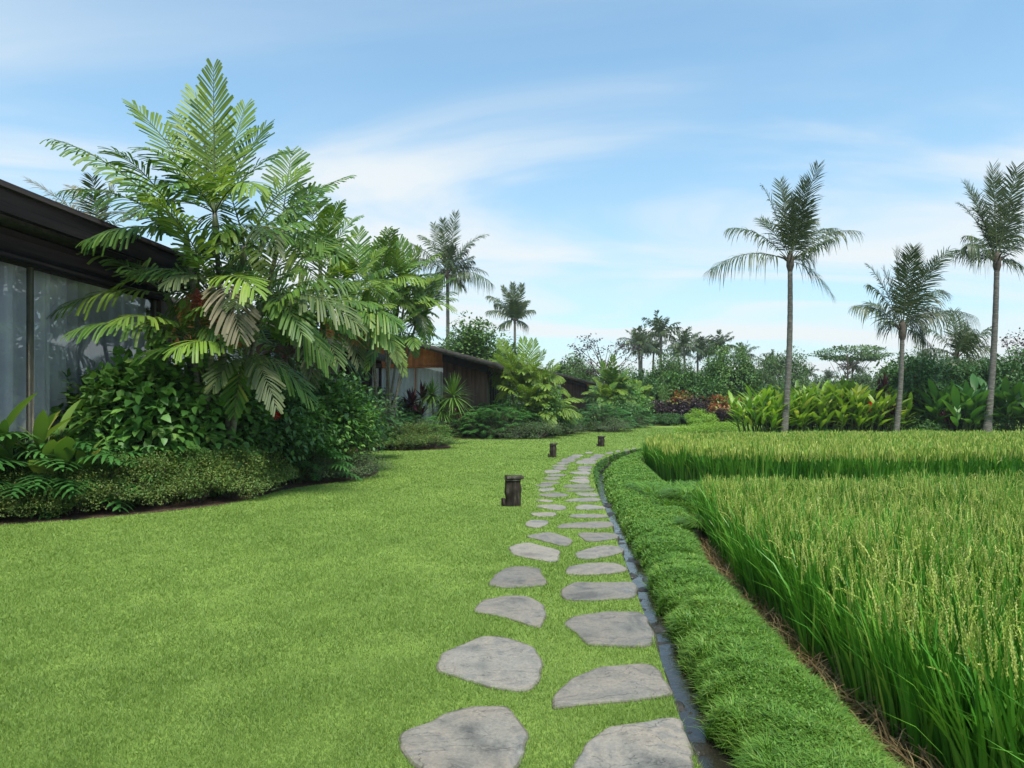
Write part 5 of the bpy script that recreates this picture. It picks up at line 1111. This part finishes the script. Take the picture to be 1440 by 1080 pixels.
# broad-leaved upright clumps (heliconia, ginger, banana like)
def paddles(name, seed, nst, spread, H, leaf, wid, mat, per=5, flow=None):
    def mk():
        r = np.random.RandomState(seed); t = empty(name); pos, dv, up, sz = [], [], [], []; gs = Geo()
        for i in range(nst):
            a = r.rand()*2*pi; q_ = math.sqrt(r.rand())*spread; b = np.array([math.cos(a)*q_, math.sin(a)*q_, -.03]); h = H*(.62+.34*r.rand())*(1-.25*q_/spread); top = b+np.array([math.cos(a)*.16*h, math.sin(a)*.16*h, h*.72])
            gs.tube([b, (b+top)/2, top], [.022, .018, .010], 5)
            for j in range(per):
                u = .36+.64*(j+r.rand()*.6)/per; p = b+(top-b)*u; az = a+j*pi+r.randn()*.7 if j < per-1 else a+r.randn()
                el = .55+.55*u+r.randn()*.18; pos.append(p); dv.append((math.cos(az)*math.cos(el), math.sin(az)*math.cos(el), math.sin(el))); up.append((-math.cos(az)*math.sin(el), -math.sin(az)*math.sin(el), math.cos(el)+.15)); sz.append(leaf*(.75+.45*r.rand()))
        n = len(pos); sz = np.array(sz); g = Geo(); Mx = frames(np.array(dv), np.array(up)+r.randn(n, 3)*.2)*sz[:, None, None]; Mx[:, :, 0] *= wid
        g.stamp(PDV, PDF, Mx, np.array(pos), np.clip(.45+.25*r.randn(n), 0, 1)); g.build('foliage', M[mat], t); gs.build('stem', M['stem'], t)
        if flow:
            for i in range(flow):
                a = r.rand()*2*pi; p = np.array([math.cos(a)*spread*.8, -abs(math.sin(a))*spread, H*(.35+.4*r.rand())]); fg = Geo(); m = 14; dd_ = r.randn(m, 3)*.4+np.array([0, 0, 1.]); fg.stamp(LEAF4, [LEAF4F], frames(dd_, np.tile([0, -1., .2], (m, 1)))*.16, p+np.column_stack([r.randn(m)*.02, r.randn(m)*.02, np.linspace(-.15, .15, m)]), r.rand(m)); fg.build('flower_spike', M['flower'], t)
        return t
    return mk
HE = [paddles('heliconia', 81, 46, .95, 2.9, .72, .82, 'helic', 8, 1), paddles('heliconia', 82, 44, .95, 2.9, .70, .85, 'helic', 8, 0)]
for i, (px, Y, h, lb) in enumerate([(1072, 34.6, 2.5, 'bright yellow-green leafy clump left of the first coconut trunk'), (1092, 36.5, 2.6, 'leafy clump directly behind the first coconut trunk'), (1122, 35.4, 2.8, 'leafy clump just right of the first coconut trunk'),
   (1145, 36.6, 2.9, 'tall leafy clump second to the right of the first coconut trunk'), (1165, 35.2, 2.75, 'leafy clump in the middle of the bright hedge'), (1185, 36.6, 2.85, 'tall leafy clump right of the middle of the bright hedge'), (1205, 35.2, 2.8, 'leafy clump third from the right end of the bright hedge'),
   (1222, 36.4, 2.8, 'leafy clump second from the right end of the bright hedge'), (1238, 35.6, 2.4, 'leafy clump at the right end of the bright hedge, by the shorter palm')]):
    place('he%d' % (i % 2), HE[i % 2], (X(px, Y+.9), Y+.9, 0), i*1.9, h/2.05, lb, 'plant', 'bright broad-leaved clumps forming a hedge')
BA = paddles('banana_clump', 84, 30, .8, 3.4, 1.0, 1.0, 'banana', 6)
for i, (px, Y, h, lb) in enumerate([(1345, 35.4, 3.3, 'big-leaved green clump left of the last coconut trunk'), (1315, 36.4, 2.9, 'big-leaved clump between the shorter palm and the last trunk'), (1442, 35.2, 3.5, 'big-leaved clump at the right edge of the picture'), (1362, 36.6, 3.2, 'big-leaved clump close behind the last coconut trunk')]):
    place('ba', BA, (X(px, Y), Y, 0), i*2.2, h/2.75, lb, 'plant', 'big-leaved clumps behind the rice')
for px, Y, h, wx, lb in [(1285, 37.5, 4.3, .95, 'tall dark bush with red flowers right of the shorter coconut palm'), (1318, 38.5, 4.0, 1.0, 'dark flowering bush in the middle behind the big-leaved clumps'), (1375, 38.5, 4.0, 1.0, 'dark flowering bush just left of the last coconut trunk'), (1412, 37.5, 3.9, 1.0, 'dark flowering bush right of the last coconut trunk'), (1450, 38, 4.6, 1.1, 'dark flowering bush cut by the right edge of the picture'), (1262, 38, 3.0, 1.0, 'dark bush behind the foot of the shorter coconut palm')]:
    put('bigdark', px, Y, h, wx, lb, 'bush', 'dark flowering bushes behind the rice')
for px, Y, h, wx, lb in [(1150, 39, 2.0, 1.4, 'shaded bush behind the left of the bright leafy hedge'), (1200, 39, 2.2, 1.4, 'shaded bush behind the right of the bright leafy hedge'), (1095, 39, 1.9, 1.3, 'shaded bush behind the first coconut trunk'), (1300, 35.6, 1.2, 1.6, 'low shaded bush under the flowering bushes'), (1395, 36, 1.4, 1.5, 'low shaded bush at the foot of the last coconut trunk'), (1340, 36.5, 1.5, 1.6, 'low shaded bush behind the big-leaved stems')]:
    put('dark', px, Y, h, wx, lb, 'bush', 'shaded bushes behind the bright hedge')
# ginger / yellowing leaf plants in the near bed
GI = [paddles('ginger_plant', 91, 9, .35, 1.9, .58, .9, 'ginger', 6), paddles('ginger_plant', 92, 6, .25, 1.7, .5, 1.7, 'ginger', 5)]
for i, (k, px, Y, h, lb) in enumerate([(0, 8, 10.1, 2.0, 'ginger plant with long pointed leaves at the left edge below the curtains'), (0, 52, 10.4, 1.9, 'ginger plant with long arching leaves near the left edge'), (1, 92, 10.4, 2.0, 'plant with large yellowing oval leaves in front of the curtains'), (1, 118, 10.5, 1.45, 'plant with pale hanging leaves beside the heart-leaved bush'),
    (0, 415, 14.2, .8, 'small plant with long strappy leaves at the mulch corner'), (0, 478, 15.4, .9, 'strappy-leaved plant at the right end of the near bed')]):
    place('gi%d' % k, GI[k], (X(px, Y), Y, 0), i*1.3+.4, h/1.8, lb, 'plant', 'broad-leaved plants in the near bed')

# spiky rosettes
def rosette(g, c, n, L, w, r, lo=-.5, drp=.5, rnd0=.45):
    a = np.arange(n)*2.4; el = np.linspace(1.45, lo, n)+r.randn(n)*.1; d_ = np.column_stack([np.cos(a)*np.cos(el), np.sin(a)*np.cos(el), np.sin(el)]); t = np.linspace(0, 1, 6)
    P = np.array(c)+d_[:, None]*(L*(.8+.3*r.rand(n)))[:, None, None]*t[None, :, None]; P[:, :, 2] -= drp*L*(t**2)[None]*np.abs(np.cos(el))[:, None]
    Sd = unit(np.cross(d_, np.array([0, 0, 1.])+r.randn(n, 3)*.05)); g.strips(P, Sd, np.array([.6, 1, 1, .8, .5, .04])*w, np.clip(rnd0+.25*r.randn(n), 0, 1), .2)
dr = empty('dracaena', (X(612, 29), 29, 0), 0, 'spiky-headed plant leaning in front of the white curtain and timber wall', 'plant'); r_ = np.random.RandomState(9)
g = Geo(); gs = Geo(); base = np.array([0, 0, 0])
for px, py, L in ((637, 558, 1.15), (607, 556, .85), (622, 578, .7)):
    c = P3(px, py, 29)-np.array([X(612, 29), 29, 0]); rosette(g, c, 110, L, .034, r_, -.7, .35); gs.tube([base, c*np.array([.4, 1, .5]), c], [.045, .04, .03], 7)
g.build('foliage', M['dracaena'], dr); gs.build('stem', M['palmtrunk'], dr)
def ti():
    t = empty('ti_plant'); r = np.random.RandomState(12); g = Geo(); gs = Geo()
    for i in range(4):
        c = np.array([.18*math.cos(i*1.7), .18*math.sin(i*1.7), .55+.14*i]); rosette(g, c, 22, .42, .042, r, -.2, .25); gs.tube([c*np.array([.3, .3, 0]), c], .012, 5)
    g.build('foliage', M['ti'], t); gs.build('stem', M['twig'], t); return t
for i, (px, Y, s_, zz, lb) in enumerate([(528, 26.0, 1.3, 0, 'dark red spiky plant low at the foot of the bare palm stems'), (583, 29.3, 2.0, 0, 'tall maroon-leaved plant standing before the white curtain'), (165, 12.2, 1.5, 0, 'maroon-leaved plant poking above the heart-leaved bushes'), (546, 26.2, 1.0, 0, 'smaller dark red plant right of the low spiky one'),
    (642, 36.2, 1.8, 0, 'reddish plant against the dark timber wall'), (1243, 36.2, (1.3, 1.3, 2.6), 0, 'magenta-leaved plant above the right end of the bright hedge'), (1330, 35.2, 1.2, 0, 'dark red plant among the big-leaved stems'), (1250, 35.0, 1.4, 0, 'dark red plant at the foot of the shorter coconut palm')]):
    place('ti', ti, (X(px, Y), Y, zz), i*1.1, s_, lb, 'plant', 'red-leaved cordylines')
hz_ = Geo(); hz_.box(-500, 500, -40, 420, -1.6, 24)
hm, ht = new_mat('air'); pv = nd(ht, 'ShaderNodeVolumePrincipled', {'Color': (.86, .92, 1.0, 1), 'Density': .00035, 'Anisotropy': .2}); ho = nd(ht, 'ShaderNodeOutputMaterial'); ht.links.new(pv.outputs[0], ho.inputs['Volume'])
tag(hz_.build('haze', hm), 'thin pale haze in the air softening the far trees', 'haze', kind='stuff')
print('objects', len(bpy.data.objects), 'polys', sum(len(m.polygons) for m in bpy.data.meshes))
